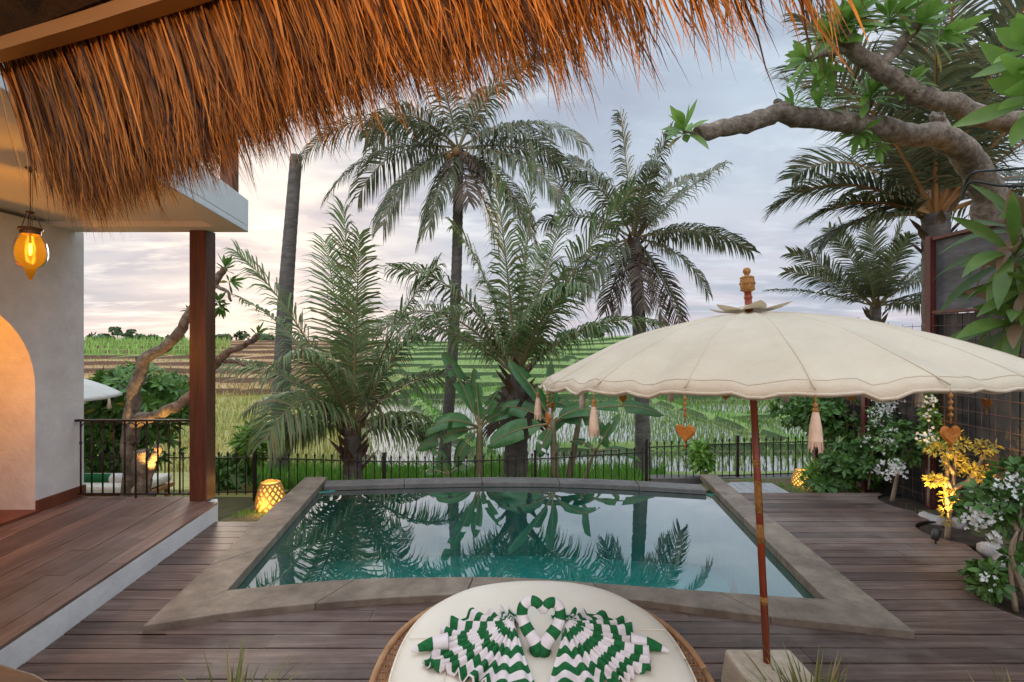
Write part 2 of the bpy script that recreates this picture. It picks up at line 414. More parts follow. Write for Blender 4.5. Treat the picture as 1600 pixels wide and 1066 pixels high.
SUN_AZ, SUN_EL = math.atan2(-.50, 1.0), R(9)          # ahead and to the left, low, behind thin cloud
w = bpy.data.worlds.new('World'); sc.world = w; w.use_nodes = True
nt = w.node_tree; nt.nodes.clear()
tc = N(nt, 'ShaderNodeTexCoord')
sp = N(nt, 'ShaderNodeSeparateXYZ'); nt.links.new(tc.outputs['Generated'], sp.inputs[0])
sky = N(nt, 'ShaderNodeTexSky', sky_type='NISHITA'); sky.sun_disc = False
sky.sun_elevation = SUN_EL; sky.sun_rotation = SUN_AZ
el = math_n(nt, 'MAXIMUM', sp.outputs[2], 0.0)
den = math_n(nt, 'ADD', el, .10)
cx = math_n(nt, 'DIVIDE', sp.outputs[0], den); cy = math_n(nt, 'DIVIDE', sp.outputs[1], den)
cv = N(nt, 'ShaderNodeCombineXYZ'); nt.links.new(cx, cv.inputs[0]); nt.links.new(cy, cv.inputs[1])
cl = noise_n(nt, .62, 7, .56, vec=cv.outputs[0], stretch=(.75, 1.15, 1), dist=.35)
cl2 = noise_n(nt, 1.9, 6, .6, vec=cv.outputs[0], stretch=(.7, 1.2, 1), dist=.2)
# closeness to the hidden sun
dt = N(nt, 'ShaderNodeVectorMath', operation='DOT_PRODUCT')
sd = V((math.sin(SUN_AZ)*math.cos(R(13)), math.cos(SUN_AZ)*math.cos(R(13)), math.sin(R(13))))
nrmz = N(nt, 'ShaderNodeVectorMath', operation='NORMALIZE'); nt.links.new(tc.outputs['Generated'], nrmz.inputs[0])
nt.links.new(nrmz.outputs[0], dt.inputs[0]); dt.inputs[1].default_value = sd
glow = ramp(nt, dt.outputs['Value'], [(.82, (0, 0, 0)), (.94, (.16, .16, .16)), (.985, (.6, .6, .6)), (1.0, (1, 1, 1))])
basec = ramp(nt, el, [(0, (.47, .42, .465)), (.10, (.44, .435, .49)), (.30, (.42, .475, .54)), (.62, (.36, .46, .56)), (1, (.36, .46, .56))])
warm = mixrgb(nt, basec, (.98, .80, .62), math_n(nt, 'MULTIPLY', glow, .55))
dark = mixrgb(nt, (.29, .33, .405), (.42, .37, .41), glow)
lite = mixrgb(nt, (.56, .60, .645), (1.1, .92, .72), glow)
cmask = ramp(nt, cl, [(.43, (0, 0, 0)), (.60, (1, 1, 1))])
c1 = mixrgb(nt, warm, dark, math_n(nt, 'MULTIPLY', cmask, .95))
lmask = ramp(nt, cl2, [(.5, (0, 0, 0)), (.68, (1, 1, 1))])
c2 = mixrgb(nt, c1, lite, math_n(nt, 'MULTIPLY', lmask, .7))
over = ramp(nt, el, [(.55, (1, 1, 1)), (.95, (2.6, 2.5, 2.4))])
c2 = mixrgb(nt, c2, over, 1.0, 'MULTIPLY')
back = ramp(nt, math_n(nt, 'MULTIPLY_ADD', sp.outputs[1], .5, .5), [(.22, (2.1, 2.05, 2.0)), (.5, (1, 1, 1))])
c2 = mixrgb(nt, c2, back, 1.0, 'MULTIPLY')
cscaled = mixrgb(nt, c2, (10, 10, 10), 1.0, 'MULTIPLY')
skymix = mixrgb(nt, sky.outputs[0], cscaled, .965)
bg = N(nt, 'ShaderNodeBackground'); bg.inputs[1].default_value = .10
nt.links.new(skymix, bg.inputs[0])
nt.links.new(bg.outputs[0], N(nt, 'ShaderNodeOutputWorld').inputs[0])

sl = bpy.data.lights.new('sun', 'SUN'); sl.energy = .7; sl.angle = R(14); sl.color = (1, .83, .64)
so = bpy.data.objects.new('sun', sl); col.objects.link(so)
so.rotation_euler = V((-math.sin(SUN_AZ)*math.cos(SUN_EL), -math.cos(SUN_AZ)*math.cos(SUN_EL), -math.sin(SUN_EL))).to_track_quat('-Z', 'Y').to_euler()
sc.view_settings.view_transform = 'Standard'; sc.view_settings.look = 'None'
sc.view_settings.exposure = .62; sc.view_settings.gamma = 1.0; sc.view_settings.use_curve_mapping = False
sc.cycles.max_bounces = 8; sc.cycles.transparent_max_bounces = 24; sc.cycles.use_denoising = True
sc.cycles.sample_clamp_indirect = 4.0; sc.cycles.caustics_reflective = False; sc.cycles.caustics_refractive = False

def lamp(name, loc, power, rad=.03, colr=(1, .55, .2), kind='POINT', to=None, size=70):
    l = bpy.data.lights.new(name, kind); l.energy = power; l.color = colr; l.shadow_soft_size = rad
    o = bpy.data.objects.new(name, l); col.objects.link(o); o.location = loc
    if kind == 'SPOT':
        l.spot_size = R(size); l.spot_blend = .6
        o.rotation_euler = (V(to)-V(loc)).to_track_quat('-Z', 'Y').to_euler()
    return o

# ------------------------------------------------------------------ pool geometry
ZC, ZB, ZW = .05, .03, -.032
def arc(pix, z): return [G(x, y, z) for x, y in pix]
def resample(pts, n):
    d = [0.0]
    for a, b in zip(pts, pts[1:]): d.append(d[-1]+(b-a).length)
    out = []
    for i in range(n):
        t = d[-1]*i/(n-1)
        for k in range(len(pts)-1):
            if t <= d[k+1]+1e-9:
                out.append(pts[k].lerp(pts[k+1], (t-d[k])/(d[k+1]-d[k]))); break
    return out
NR = 25
FO = resample(smooth_path(arc([(222, 978), (400, 952), (600, 934), (790, 927), (950, 933), (1050, 944), (1200, 963), (1430, 986)], ZC), 6), NR)
FI = resample(smooth_path(arc([(355, 922), (530, 906), (662, 902), (800, 902), (950, 912), (1200, 930), (1290, 936)], ZC), 6), NR)
BO = resample(smooth_path(arc([(509, 751), (650, 747), (800, 745.5), (950, 749), (1096, 757)], ZB), 6), NR)
BI = resample(smooth_path(arc([(506, 760), (650, 756), (800, 754), (950, 757.5), (1104, 766)], ZB), 6), NR)
LO0, LO1, LI1 = FO[0], G(477, 745, ZC), G(512, 745, ZC)
RO0, RO1, RI1 = FO[-1], G(1119, 741, ZC), G(1094, 741, ZC)
LI0, RI0 = FI[0], FI[-1]
def along(a, b, y): return a.lerp(b, (y-a.y)/(b.y-a.y))
pool_loc = V((0, 5, 0))
pool = thing('swimming_pool', 'trapezoid swimming pool of still teal water with brown stone coping, set in the timber deck', 'swimming pool', pool_loc)
def strip_solid(outer, inner, z0, zo=None):
    """coping strip: top face between two lines, skirts down both sides"""
    mb = MB(); n = len(outer); a = 0; per = 5
    while a < n-1:
        b = min(n-1, a+per); O = list(outer[a:b+1]); I = list(inner[a:b+1]); m = b-a
        if b < n-1: O[-1] = O[-1].lerp(O[-2], .035); I[-1] = I[-1].lerp(I[-2], .035)
        k = m+1
        pts = O+I+[V((v.x, v.y, z0)) for v in O]+[V((v.x, v.y, z0)) for v in I]
        f = []
        for i in range(m):
            f += [(i, i+1, k+i+1, k+i), (2*k+i, 2*k+i+1, i+1, i), (k+i, k+i+1, 3*k+i+1, 3*k+i), (2*k+i, 3*k+i, 3*k+i+1, 2*k+i+1)]
        f += [(0, k, 3*k, 2*k), (m, 2*k+m, 3*k+m, k+m)]
        mb.add(pts, f); a = b
    return mb
def fix(o):
    bm = bmesh.new(); bm.from_mesh(o.data); bmesh.ops.recalc_face_normals(bm, faces=bm.faces); bm.to_mesh(o.data); bm.free(); return o
fix(strip_solid(FO, FI, -.09).build('coping', 'stone', pool, bevel=.006))
n2 = 21
LOs = [LO0.lerp(LO1, i/(n2-1)) for i in range(n2)]; LIs = [LI0.lerp(LI1, i/(n2-1)) for i in range(n2)]
ROs = [RO0.lerp(RO1, i/(n2-1)) for i in range(n2)]; RIs = [RI0.lerp(RI1, i/(n2-1)) for i in range(n2)]
fix(strip_solid([p+V((.004, 0, -.001)) for p in LOs], LIs, -.03).build('coping', 'stone', pool, bevel=.006))
fix(strip_solid([p-V((.004, 0, .001)) for p in ROs], RIs, -.03).build('coping', 'stone', pool, bevel=.006))
fix(strip_solid(BO, BI, -.03).build('coping', 'stone_back', pool, bevel=.006))
# inner outline (counter-clockwise from front left)
def inset(p, k=.004): return p
lw = [V((p.x-.03, p.y, 0)) for p in LIs if p.y < BI[0].y+.02]
rw = [V((p.x+.03, p.y, 0)) for p in RIs if p.y < BI[-1].y+.02]
outline = [V((p.x, p.y+.0-.03, 0)) for p in FI]+rw[1:]+[V((p.x, p.y+.03, 0)) for p in reversed(BI[1:-1])]+list(reversed(lw[1:]))
n = len(outline); mb = MB()
top, bot = -.022, -.95
mb.add([(p.x, p.y, top) for p in outline]+[(p.x, p.y, bot) for p in outline],
       [(i, (i+1) % n, n+(i+1) % n, n+i) for i in range(n)]+[list(range(n, 2*n))])
fix(mb.build('basin', 'tile', pool))
mb = MB(); mb.add([(p.x, p.y, top) for p in outline]+[(p.x, p.y, -1.0) for p in outline], [])
# outer retaining wall behind the pool
bo = [V((p.x, p.y+.0, 0)) for p in BO]
mb = MB()
for a, b in zip(bo, bo[1:]):
    mb.add([(a.x, a.y-.12, -.032), (b.x, b.y-.12, -.032), (b.x, b.y-.02, -.032), (a.x, a.y-.02, -.032),
            (a.x, a.y-.12, -1.3), (b.x, b.y-.12, -1.3), (b.x, b.y-.02, -1.3), (a.x, a.y-.02, -1.3)], [(0, 1, 2, 3), (2, 3, 7, 6), (0, 1, 5, 4)])
mb.build('retaining_wall', 'stone_back', pool)
lt = MB(); lc = V((-.06, 3.86+.9, -.946))
lt.lathe([(.0, .03), (.10, .03), (.13, .012), (.135, 0)], lc, 20)
lt.build('floor_drain', MAT('pale_drain_cover', (.6, .7, .68), (.7, .78, .76), 5), pool, smooth=True)
wm = MB(); wm.add([(p.x, p.y, ZW) for p in outline], [list(range(n))])
tag(wm.build('water', 'water'), 'still teal pool water mirroring the palms and the sky', None, None, 'structure')

# ------------------------------------------------------------------ deck
rng = random.Random(5)
cutL = lambda y: interp(y, [(LO0.y+.05, LO0.x+.16), (LO1.y, LO1.x+.14)])
cutR = lambda y: interp(y, [(RO0.y+.05, RO0.x-.16), (RO1.y, RO1.x-.12)])
front_y = lambda x: interp(x, [(p.x, p.y+.10) for p in FO])
def plat_edge(y): return lerp(-2.87, -3.13, (y-2.9)/2.55)      # right face of the raised terrace
# planting cut-outs along the right side: centre, radius
HOLES = [(V((4.75, 6.0, 0)), .38), (V((4.42, 5.08, 0)), .33), (V((3.86, 3.72, 0)), .41)]
def right_edge(y):
    e = interp(y, [(1.0, 3.3), (2.6, 3.3), (3.3, 3.42), (3.75, 3.75), (4.26, 4.04), (4.8, 4.25), (5.3, 4.4), (5.8, 4.5), (6.4, 4.6)])
    for c, r in HOLES:
        if abs(y-c.y) < r: e = min(e, c.x-math.sqrt(r*r-(y-c.y)**2))
    return e
deck = MB()
def plank(y0, y1, xa, xb, z):
    """xa, xb : functions of y for the two ends"""
    S = 4; g = .0055
    ys = [lerp(y0+g, y1-g, i/S) for i in range(S+1)]
    a = [(xa(y), y, z+nz(xa(y), y)*.002) for y in ys]; b = [(xb(y), y, z+nz(xb(y), y, 3)*.002) for y in ys]
    pts = a+b+[(p[0], p[1], z-.03) for p in a]+[(p[0], p[1], z-.03) for p in b]; m = S+1
    f = []
    for i in range(S):
        f.append((i, m+i, m+i+1, i+1)); f.append((i, i+1, 2*m+i+1, 2*m+i)); f.append((m+i+1, m+i, 3*m+i, 3*m+i+1))
    f.append((0, 2*m, 3*m, m)); f.append((S, m+S, 3*m+S, 2*m+S))
    deck.add(pts, f)
y = .8
while y < 6.36:
    wd = .148; y1 = y+wd; ym = y+wd/2
    spans = []
    Ledge = (lambda yy: plat_edge(yy)+.004); Redge = right_edge
    # left boundary above the terrace end: deck stops at Y 5.45 on the left
    fy = min(front_y(x) for x in (-2.2, -1, 0, 1, 2.2))
    lstop = ym < 5.42
    if ym < LO0.y+.06: spans.append((Ledge, Redge))
    else:
        # front arc: cells where the deck is still in front of the coping
        xs = [p.x for p in FO if p.y+.10 > ym]
        inner = [p for p in FO if p.y+.05 > y]
        if inner and ym < max(p.y for p in FO):
            xl = min(p.x for p in inner); xr = max(p.x for p in inner)
            spans.append(((lambda yy, q=xl: q-.03), (lambda yy, q=xr: q+.03)))
        if lstop: spans.append((Ledge, cutL))
        spans.append((cutR, Redge))
    for xa, xb in spans:
        A, B = xa(ym), xb(ym)
        if B-A < .05: continue
        cuts = [A]; x = A+rng.uniform(.5, 2.4)
        while x < B-.5: cuts.append(x); x += rng.uniform(1.6, 2.9)
        cuts.append(B)
        for i in range(len(cuts)-1):
            fa = xa if i == 0 else (lambda yy, q=cuts[i]+.002: q)
            fb = xb if i == len(cuts)-2 else (lambda yy, q=cuts[i+1]-.002: q)
            plank(y, y1, fa, fb, rng.uniform(-.003, .003))
    y = y1
do = deck.build('deck', 'deck'); tag(fix(do), 'weathered dark timber deck boards round the pool', None, None, 'structure')
# curved steel edging of the planting holes, and soil in them
for i, (c, r) in enumerate(HOLES):
    so_ = MB(); N2 = 28; rr = r-.012
    pts = [(c.x, c.y, -.02)]
    for ring in (1, 2, 3):
        for k in range(N2):
            t = 2*PI*k/N2; q = rr*ring/3
            px_, py_ = c.x+q*math.cos(t)*1.0, c.y+q*math.sin(t)
            pts.append((px_, py_, -.035+.03*nz(px_*7, py_*7)+(.02 if ring == 1 else 0)))
    f = [(0, 1+k, 1+(k+1) % N2) for k in range(N2)]
    for ring in range(2):
        for k in range(N2): f.append((1+ring*N2+k, 1+(ring+1)*N2+k, 1+(ring+1)*N2+(k+1) % N2, 1+ring*N2+(k+1) % N2))
    so_.add(pts, f); tag(so_.build('soil', 'soil', smooth=True), 'dark soil in a round cut-out of the deck', None, None, 'structure')
    eg = MB(); ring = [(c.x+r*math.cos(t), c.y+r*math.sin(t), -.012) for t in [R(75)+R(210)*k/24 for k in range(25)]]
    eg.tube(ring, .010, 6)
    tag(eg.build('deck_edging', 'iron', smooth=True), None, None, None, 'structure')
# ------------------------------------------------------------------ ground / terraces
def terr_y(x, yy): return yy+2.2*math.sin(x*.045+1)+1.3*nz(x*.05, yy*.05)-.035*x
STEP_Y = [29, 32.5, 36.5, 41, 46, 52, 59, 67, 77]
def ground_h(x, yy):
    if yy < 7.9:
        h = -.1
        if yy > 5.4: h = lerp(-.10, -.36, (yy-5.4)/2.5)
        if x > 2.9 and yy > 5.5: h = lerp(-.09, -.2, (yy-5.5)/2.4)
        if x > 3.2 and yy < 6.4: h = -.075+.04*nz(x*2, yy*2)+.05*sstep(4.3, 4.8, x)
        if x < -3.6 and yy > 5.3: h -= .12
        h += .025*nz(x*1.7, yy*1.7)
        # under the pool the ground is dug out
        if yy > 3.1 and yy < 7.25 and cutL(yy)-.02 < x < cutR(yy)+.02: return -1.7
        return h
    h = interp(yy, [(7.9, -.36), (8.7, -.85), (10.6, -1.0), (11.6, -1.05), (12.4, -1.26)])
    if x > 6: h = lerp(h, max(h, -.7), sstep(6, 9, x)*(1-sstep(11, 13, yy)))
    meadow = x < -.29*yy-.8*nz(yy*.4, 1.0)
    if yy > 12:
        h = -1.26
        # bunds between the paddies
        wv = .15*nz(x*.7, yy*.7)
        ds = (abs(x-(-.7-(yy-13.3)*.33)+wv), abs(x-(7.1+(27-yy)*.12)+wv) if yy > 14.4 else 9,
              abs(yy-14.4-.03*x+wv) if x > 1.2 else 9, abs(yy-21.5+.12*x+wv) if x > 7.6 else 9, abs(yy-19-.1*x+wv)+.1 if x < -6.5 else 9)
        b = .27*(1-sstep(.25, .55, min(ds)))
        h += b
        if meadow: h = max(h, -1.04+.06*nz(x*.6, yy*.6))
    ty = terr_y(x, yy)
    k = 0.0
    for s_ in STEP_Y: k += sstep(s_, s_+.28, ty)
    if k > 0: h = max(h, -1.2)+.335*k+.04*nz(x*.3, yy*.3)
    if yy > 80: h += sstep(80, 140, yy)*(-.2)
    if x > 3: h += 1.3*sstep(4, 26, x)*sstep(45, 85, yy)*(1-sstep(120, 220, yy))
    return h
xs = []; x = 0.0
ps = [0.0]
while ps[-1] < 16: ps.append(ps[-1]+.33)
while ps[-1] < 60: ps.append(ps[-1]*1.06)
while ps[-1] < 3000: ps.append(ps[-1]*1.35)
xs = [-p for p in reversed(ps[1:])]+ps
ys = [-40, -20, -10, -5, -2, 0, 1, 2]; yv = 2.5
while yv < 12.5: ys.append(yv); yv += .22
while yv < 28: ys.append(yv); yv += .3
while yv < 84: ys.append(yv); yv += .3
while yv < 170: ys.append(yv); yv += 6
while yv < 4000: ys.append(yv); yv *= 1.5
gm = MB(); W_ = len(xs)
gm.v = [(a, b, ground_h(a, b)) for b in ys for a in xs]
gm.f = [[j*W_+i, j*W_+i+1, (j+1)*W_+i+1, (j+1)*W_+i] for j in range(len(ys)-1) for i in range(W_-1)]
gm.m = [0]*len(gm.f)
tag(gm.build('ground', 'field', smooth=False), 'terraced rice fields and garden ground rising to the horizon', None, None, 'structure')
pw = MB(); pw.add([(-9.5, 11.5, -1.17), (26, 11.5, -1.17), (26, 30.5, -1.17), (-9.5, 30.5, -1.17)], [(0, 1, 2, 3)])
tag(pw.build('paddy_water', 'paddy_water'), 'shallow water standing in the rice paddies', None, None, 'structure')

# grass, rice seedlings, stubble : uncountable
def blade(mb, p, h, wd, rng, lean=.35):
    a = rng.uniform(0, 2*PI); d = V((math.cos(a), math.sin(a), 0)); s_ = V((-d.y, d.x, 0))*wd
    l = rng.uniform(.1, lean)*h
    m_ = p+d*l*.35+V((0, 0, h*.6)); t = p+d*l+V((0, 0, h))
    mb.add([p-s_, p+s_, m_+s_*.7, m_-s_*.7, t], [(0, 1, 2, 3), (3, 2, 4)])
rng = random.Random(11)
g = MB()
for _ in range(15000):
    yy = rng.uniform(8.0, 12.2); x = rng.uniform(-.62*yy, .3*yy)
    if nz(x*.9, yy*.9) < -.35: continue
    blade(g, V((x, yy, ground_h(x, yy))), rng.uniform(.12, .34), .009, rng)
for _ in range(18000):                                       # bund tops
    yy = rng.uniform(12.2, 30); x = rng.uniform(-9, 20)
    h = ground_h(x, yy)
    if h > -1.14 and x > -.3*yy: blade(g, V((x, yy, h)), rng.uniform(.12, .32), .014, rng)
for _ in range(3500):                                       # thin turf inside the garden
    yy = rng.uniform(5.5, 7.7); x = rng.choice((rng.uniform(-3.3, -2.6), rng.uniform(2.9, 4.6)))
    if nz(x*2.2, yy*2.2) < .0: continue
    h = ground_h(x, yy)
    if h > -1: blade(g, V((x, yy, h)), rng.uniform(.02, .07), .004, rng)
tag(g.build('grass', 'grass'), 'bright green grass along the fence and bunds', None, None, 'stuff')
rc = MB()
yy = 12.2
while yy < 29:
    stp = .21 if yy < 22 else .27
    x = -.31*yy
    while x < .95*yy*0+19:
        h = ground_h(x, yy)
        if h < -1.14 and rng.random() < (.92 if x > 4 else .72):
            dens = 5 if x > 3 else 3
            px_, py_ = x+rng.uniform(-.05, .05)+.1*math.sin(yy*.7), yy+rng.uniform(-.04, .04)
            hh = rng.uniform(.13, .21)*(1.15 if x > 4 else .85)
            for _ in range(dens): blade(rc, V((px_, py_, -1.18)), hh*rng.uniform(.7, 1.1), .008+.0002*yy, rng, .9)
        x += .19 if yy < 22 else .25
    yy += stp
tag(rc.build('rice_seedlings', 'rice'), 'rows of young green rice seedlings standing in water', None, None, 'stuff')
st = MB(); st2 = MB()
for _ in range(7500):
    t = rng.random(); yy = lerp(27.5, 76, t*t); x = rng.uniform(-1.05*yy, -.2*yy)
    blade(st, V((x, yy, ground_h(x, yy)-.02)), rng.uniform(.08, .24), .03, rng)
for _ in range(13000):
    yy = rng.uniform(11.5, 28.5); x = rng.uniform(-1.1*yy, -.27*yy)
    blade(st2, V((x, yy, ground_h(x, yy)-.02)), rng.uniform(.12, .38), .016, rng, .7)
tag(st.build('dry_stubble', 'drygrass'), 'dry brown stubble on the harvested terraces', None, None, 'stuff')
tag(st2.build('meadow_grass', 'meadow'), 'pale yellow green meadow grass below the terraces', None, None, 'stuff')
gt = MB()
for _ in range(6000):
    yy = lerp(30, 80, rng.random()**1.7); x = rng.uniform(-.2*yy, .75*yy)
    blade(gt, V((x, yy, ground_h(x, yy)-.02)), rng.uniform(.08, .22), .03, rng)
for _ in range(4000):
    yy = rng.uniform(46, 85); x = rng.uniform(-1.1*yy, -.55*yy)
    blade(gt, V((x, yy, ground_h(x, yy)-.02)), rng.uniform(.3, .9), .05, rng)
tag(gt.build('terrace_rice', 'rice'), 'green rice on the farther terraces', None, None, 'stuff')

# ------------------------------------------------------------------ white house with the terrace
HX = -4.75
house = thing('white_house', 'white plastered house with arched doorway, flat concrete canopy, dark timber post and raised plank terrace', 'house', (HX, 5.6, 0))
mb = MB()
arch = []
yc, r, zs = 4.22, .88, 1.44
for k in range(25):
    t = PI*k/24; arch.append((yc+r*math.cos(t), zs+r*math.sin(t)))
out = [(1.2, .0), (yc-r, .0)]+[(a, b) for a, b in reversed(arch)]+[(yc+r, .0), (5.68, .0), (5.68, 3.1), (1.2, 3.1)]
nn = len(out)
mb.add([(HX, a, b) for a, b in out]+[(HX-.42, a, b) for a, b in out],
       [list(range(nn)), list(range(2*nn-1, nn-1, -1))]+[(i, nn+i, nn+(i+1) % nn, (i+1) % nn) for i in range(nn)])
wo = fix(mb.build('wall', 'plaster', house))
mb = MB(); mb.box((HX-1.9, 5.6-.08, 1.6), (2.9, .16, 3.0)); mb.build('wall', 'plaster', house)
mb = MB(); mb.box((HX-.45, yc, 1.25), (.05, 2.2, 2.4)); dr = mb.build('door', 'door', house)
mb = MB()
mb.tube([(HX-.40, a, b) for a, b in [(yc-r+.03, .19)]+[(yc+(a-yc)*.965, zs+(b-zs)*.965) for a, b in reversed(arch)]+[(yc+r-.03, .19)]], .045, 6)
mb.build('door_frame', 'door', dr)
mb = MB()
mb.box((HX+.012, (yc+r+5.685)/2, .25), (.024, 5.685-yc-r, .12)); mb.build('skirting_board', 'skirting', house, bevel=.004)
mb = MB(); mb.box((HX+.012, (1.2+yc-r)/2, .25), (.024, yc-r-1.2, .12))
mb.build('skirting_board', 'skirting', house, bevel=.004)
mb = MB(); mb.box((HX-.16, yc, .20), (.42, 1.755, .04)); mb.build('door_sill', 'skirting', house)
# terrace
ter = [(plat_edge(.9), .9), (plat_edge(5.45), 5.45), (-3.235, 5.625), (-5.3, 5.625), (-5.3, .9)]
mb = MB(); mb.prism(ter, -.5, .165); mb.build('terrace_base', 'plaster', house)
tb = MB(); rng = random.Random(8)
x0 = 0.0; bw = .152
def tbl(k, yy): return plat_edge(yy)-.002-k*bw
k = 0
while k < 13:
    ye = 5.448 if k == 0 else 5.628
    cuts = [.9]; yy = .9+rng.uniform(.3, 2)
    while yy < ye-.6: cuts.append(yy); yy += rng.uniform(1.3, 2.4)
    cuts.append(ye)
    for a, b in zip(cuts, cuts[1:]):
        z = .19+rng.uniform(-.0025, .0025)
        pts = [(tbl(k+.98, a+.002), a+.002, z), (tbl(k, a+.002), a+.002, z), (tbl(k, b-.002), b-.002, z), (tbl(k+.98, b-.002), b-.002, z)]
        tb.add(pts+[(p[0], p[1], .162) for p in pts], [(0, 1, 2, 3), (0, 4, 5, 1), (1, 5, 6, 2), (2, 6, 7, 3), (3, 7, 4, 0)])
    k += 1
tb.build('terrace_boards', 'deck_l', house)
mb = MB(); mb.box((-3.35, 5.545, 1.64), (.18, .18, 2.90)); mb.build('post', 'post', house, bevel=.008)
# flat roof with a dropped edge beam
ro = [(-2.86, 5.56), (-2.16, .9), (-6.2, .9), (-6.2, 5.56)]
mb = MB(); mb.prism(list(reversed(ro)), 3.14, 3.43); mb.build('roof_slab', 'soffit', house, bevel=.01)
mb = MB(); bi = [(-2.862, 5.562), (-2.162, .9), (-2.42, .9), (-3.09, 5.28), (-6.2, 5.28), (-6.2, 5.562)]
mb.prism(list(reversed(bi)), 3.08, 3.142); fix(mb.build('edge_beam', 'soffit', house, bevel=.008))
mb = MB(); mb.box((-2.98, 5.40, 4.3), (.13, .13, 1.75)); mb.build('upper_post', 'post', house, bevel=.006)
# balustrade between wall and post
rail = MB(); yR = 5.58
rail.box(((HX-3.44)/2, yR, 1.035), (HX*-1-3.44, .045, .022)); rl = rail.build('railing', 'iron', house)
mb = MB(); mb.box(((HX-3.44)/2, yR, .235), (HX*-1-3.44, .02, .016)); mb.build('bottom_rail', 'iron', rl)
NB = 10; xs_ = [lerp(HX+.05, -3.50, i/NB) for i in range(NB+1)]
for x in xs_:
    b = MB(); b.tube([(x, yR, .24), (x, yR, 1.025)], .0085, 6); b.ball((x, yR, .79), .017, 6, (1, 1, 1.3)); b.build('baluster', 'iron', rl, smooth=True)
for a, c in zip(xs_, xs_[1:]):
    b = MB(); m_ = (a+c)/2; rr = (c-a)/2-.004
    b.tube([(m_+rr*math.cos(t), yR, .955+rr*.95*math.sin(t)) for t in [PI*q/10 for q in range(11)]], .0055, 5); b.build('arch_scroll', 'iron', rl, smooth=True)
b = MB(); b.tube([(xs_[5], yR, .19), (xs_[5], yR, .24)], .011, 6); b.build('foot', 'iron', rl)
lamp('alcove_lamp', (HX-.21, 4.1, 1.75), 22, .05, (1, .36, .03))

# pendant lantern under the canopy
pl = V((-3.33, 3.54, 3.10)); sc_ = 3.54/800
pend = thing('pendant_lamp', 'amber glass bell lantern glowing on chains under the white canopy', 'lamp', pl)
mb = MB(); mb.lathe([(0, 0), (.062, 0), (.066, -.012), (.04, -.02), (.012, -.045), (0, -.045)], pl, 18); mb.build('ceiling_rose', 'brass', pend, smooth=True)
mb = MB(); mb.tube([pl+V((0, 0, -.04)), pl+V((0, 0, -.53))], .007, 6); mb.build('rod', 'brass', pend)
mb = MB()
for i in range(18): mb.lathe([(.010, 0), (.013, .003), (.010, .006), (.007, .003), (.010, 0)], pl+V((.028, 0, -.06-.026*i)), 8, V((1, (i % 2)*9, .2)), caps=False)
mb.build('chain', 'brass', pend)
mb = MB(); mb.lathe([(0, 0), (.06, 0), (.063, -.008), (.02, -.02), (0, -.02)], pl+V((0, 0, -.355)), 16); mb.build('upper_ring', 'brass', pend, smooth=True)
for k in range(3):
    t = 2*PI*k/3+.5; mb = MB(); c_, s_ = math.cos(t), math.sin(t)
    a = pl+V((.055*c_, .055*s_, -.37)); b = pl+V((.135*c_, .135*s_, -.49))
    for q in range(9): mb.lathe([(.006, 0), (.009, .004), (.006, .008), (.004, .004), (.006, 0)], a.lerp(b, q/9), 6, V((s_, -c_, .3)) if q % 2 else V((c_, s_, .1)), caps=False)
    mb.tube([a, b], .003, 5)
    mb.build('hanging_chain', 'brass', pend)
mb = MB(); mb.lathe([(.0, -.485), (.145, -.485), (.155, -.495), (.15, -.505), (.13, -.51), (.128, -.54), (.12, -.54), (0, -.53)], pl, 24); mb.build('cap', 'brass', pend, smooth=False)
mb = MB(); mb.lathe([(.122, -.535), (.15, -.555), (.19, -.60), (.214, -.66), (.216, -.70), (.195, -.755), (.15, -.79), (.085, -.81), (.09, -.825), (.06, -.845), (.062, -.858), (.03, -.885), (.03, -.895), (.0, -.91)], pl, 28, caps=False)
mb.build('glass_shade', 'amber', pend, smooth=True)
mb = MB(); mb.lathe([(.0, -.61), (.016, -.62), (.022, -.65), (.018, -.69), (0, -.71)], pl, 12, caps=False); mb.build('bulb', 'bulb', pend, smooth=True)
mb = MB(); mb.tube([pl+V((0, 0, -.53)), pl+V((0, 0, -.61))], .016, 8); mb.build('bulb_socket', 'brass', pend)
for ch in pend.children:
    for v in ch.data.vertices: v.co = V((v.co.x*.44, v.co.y*.44, v.co.z*.86))
lamp('pendant_light', pl+V((0, 0, -.57)), 11, .03, (1, .52, .13))

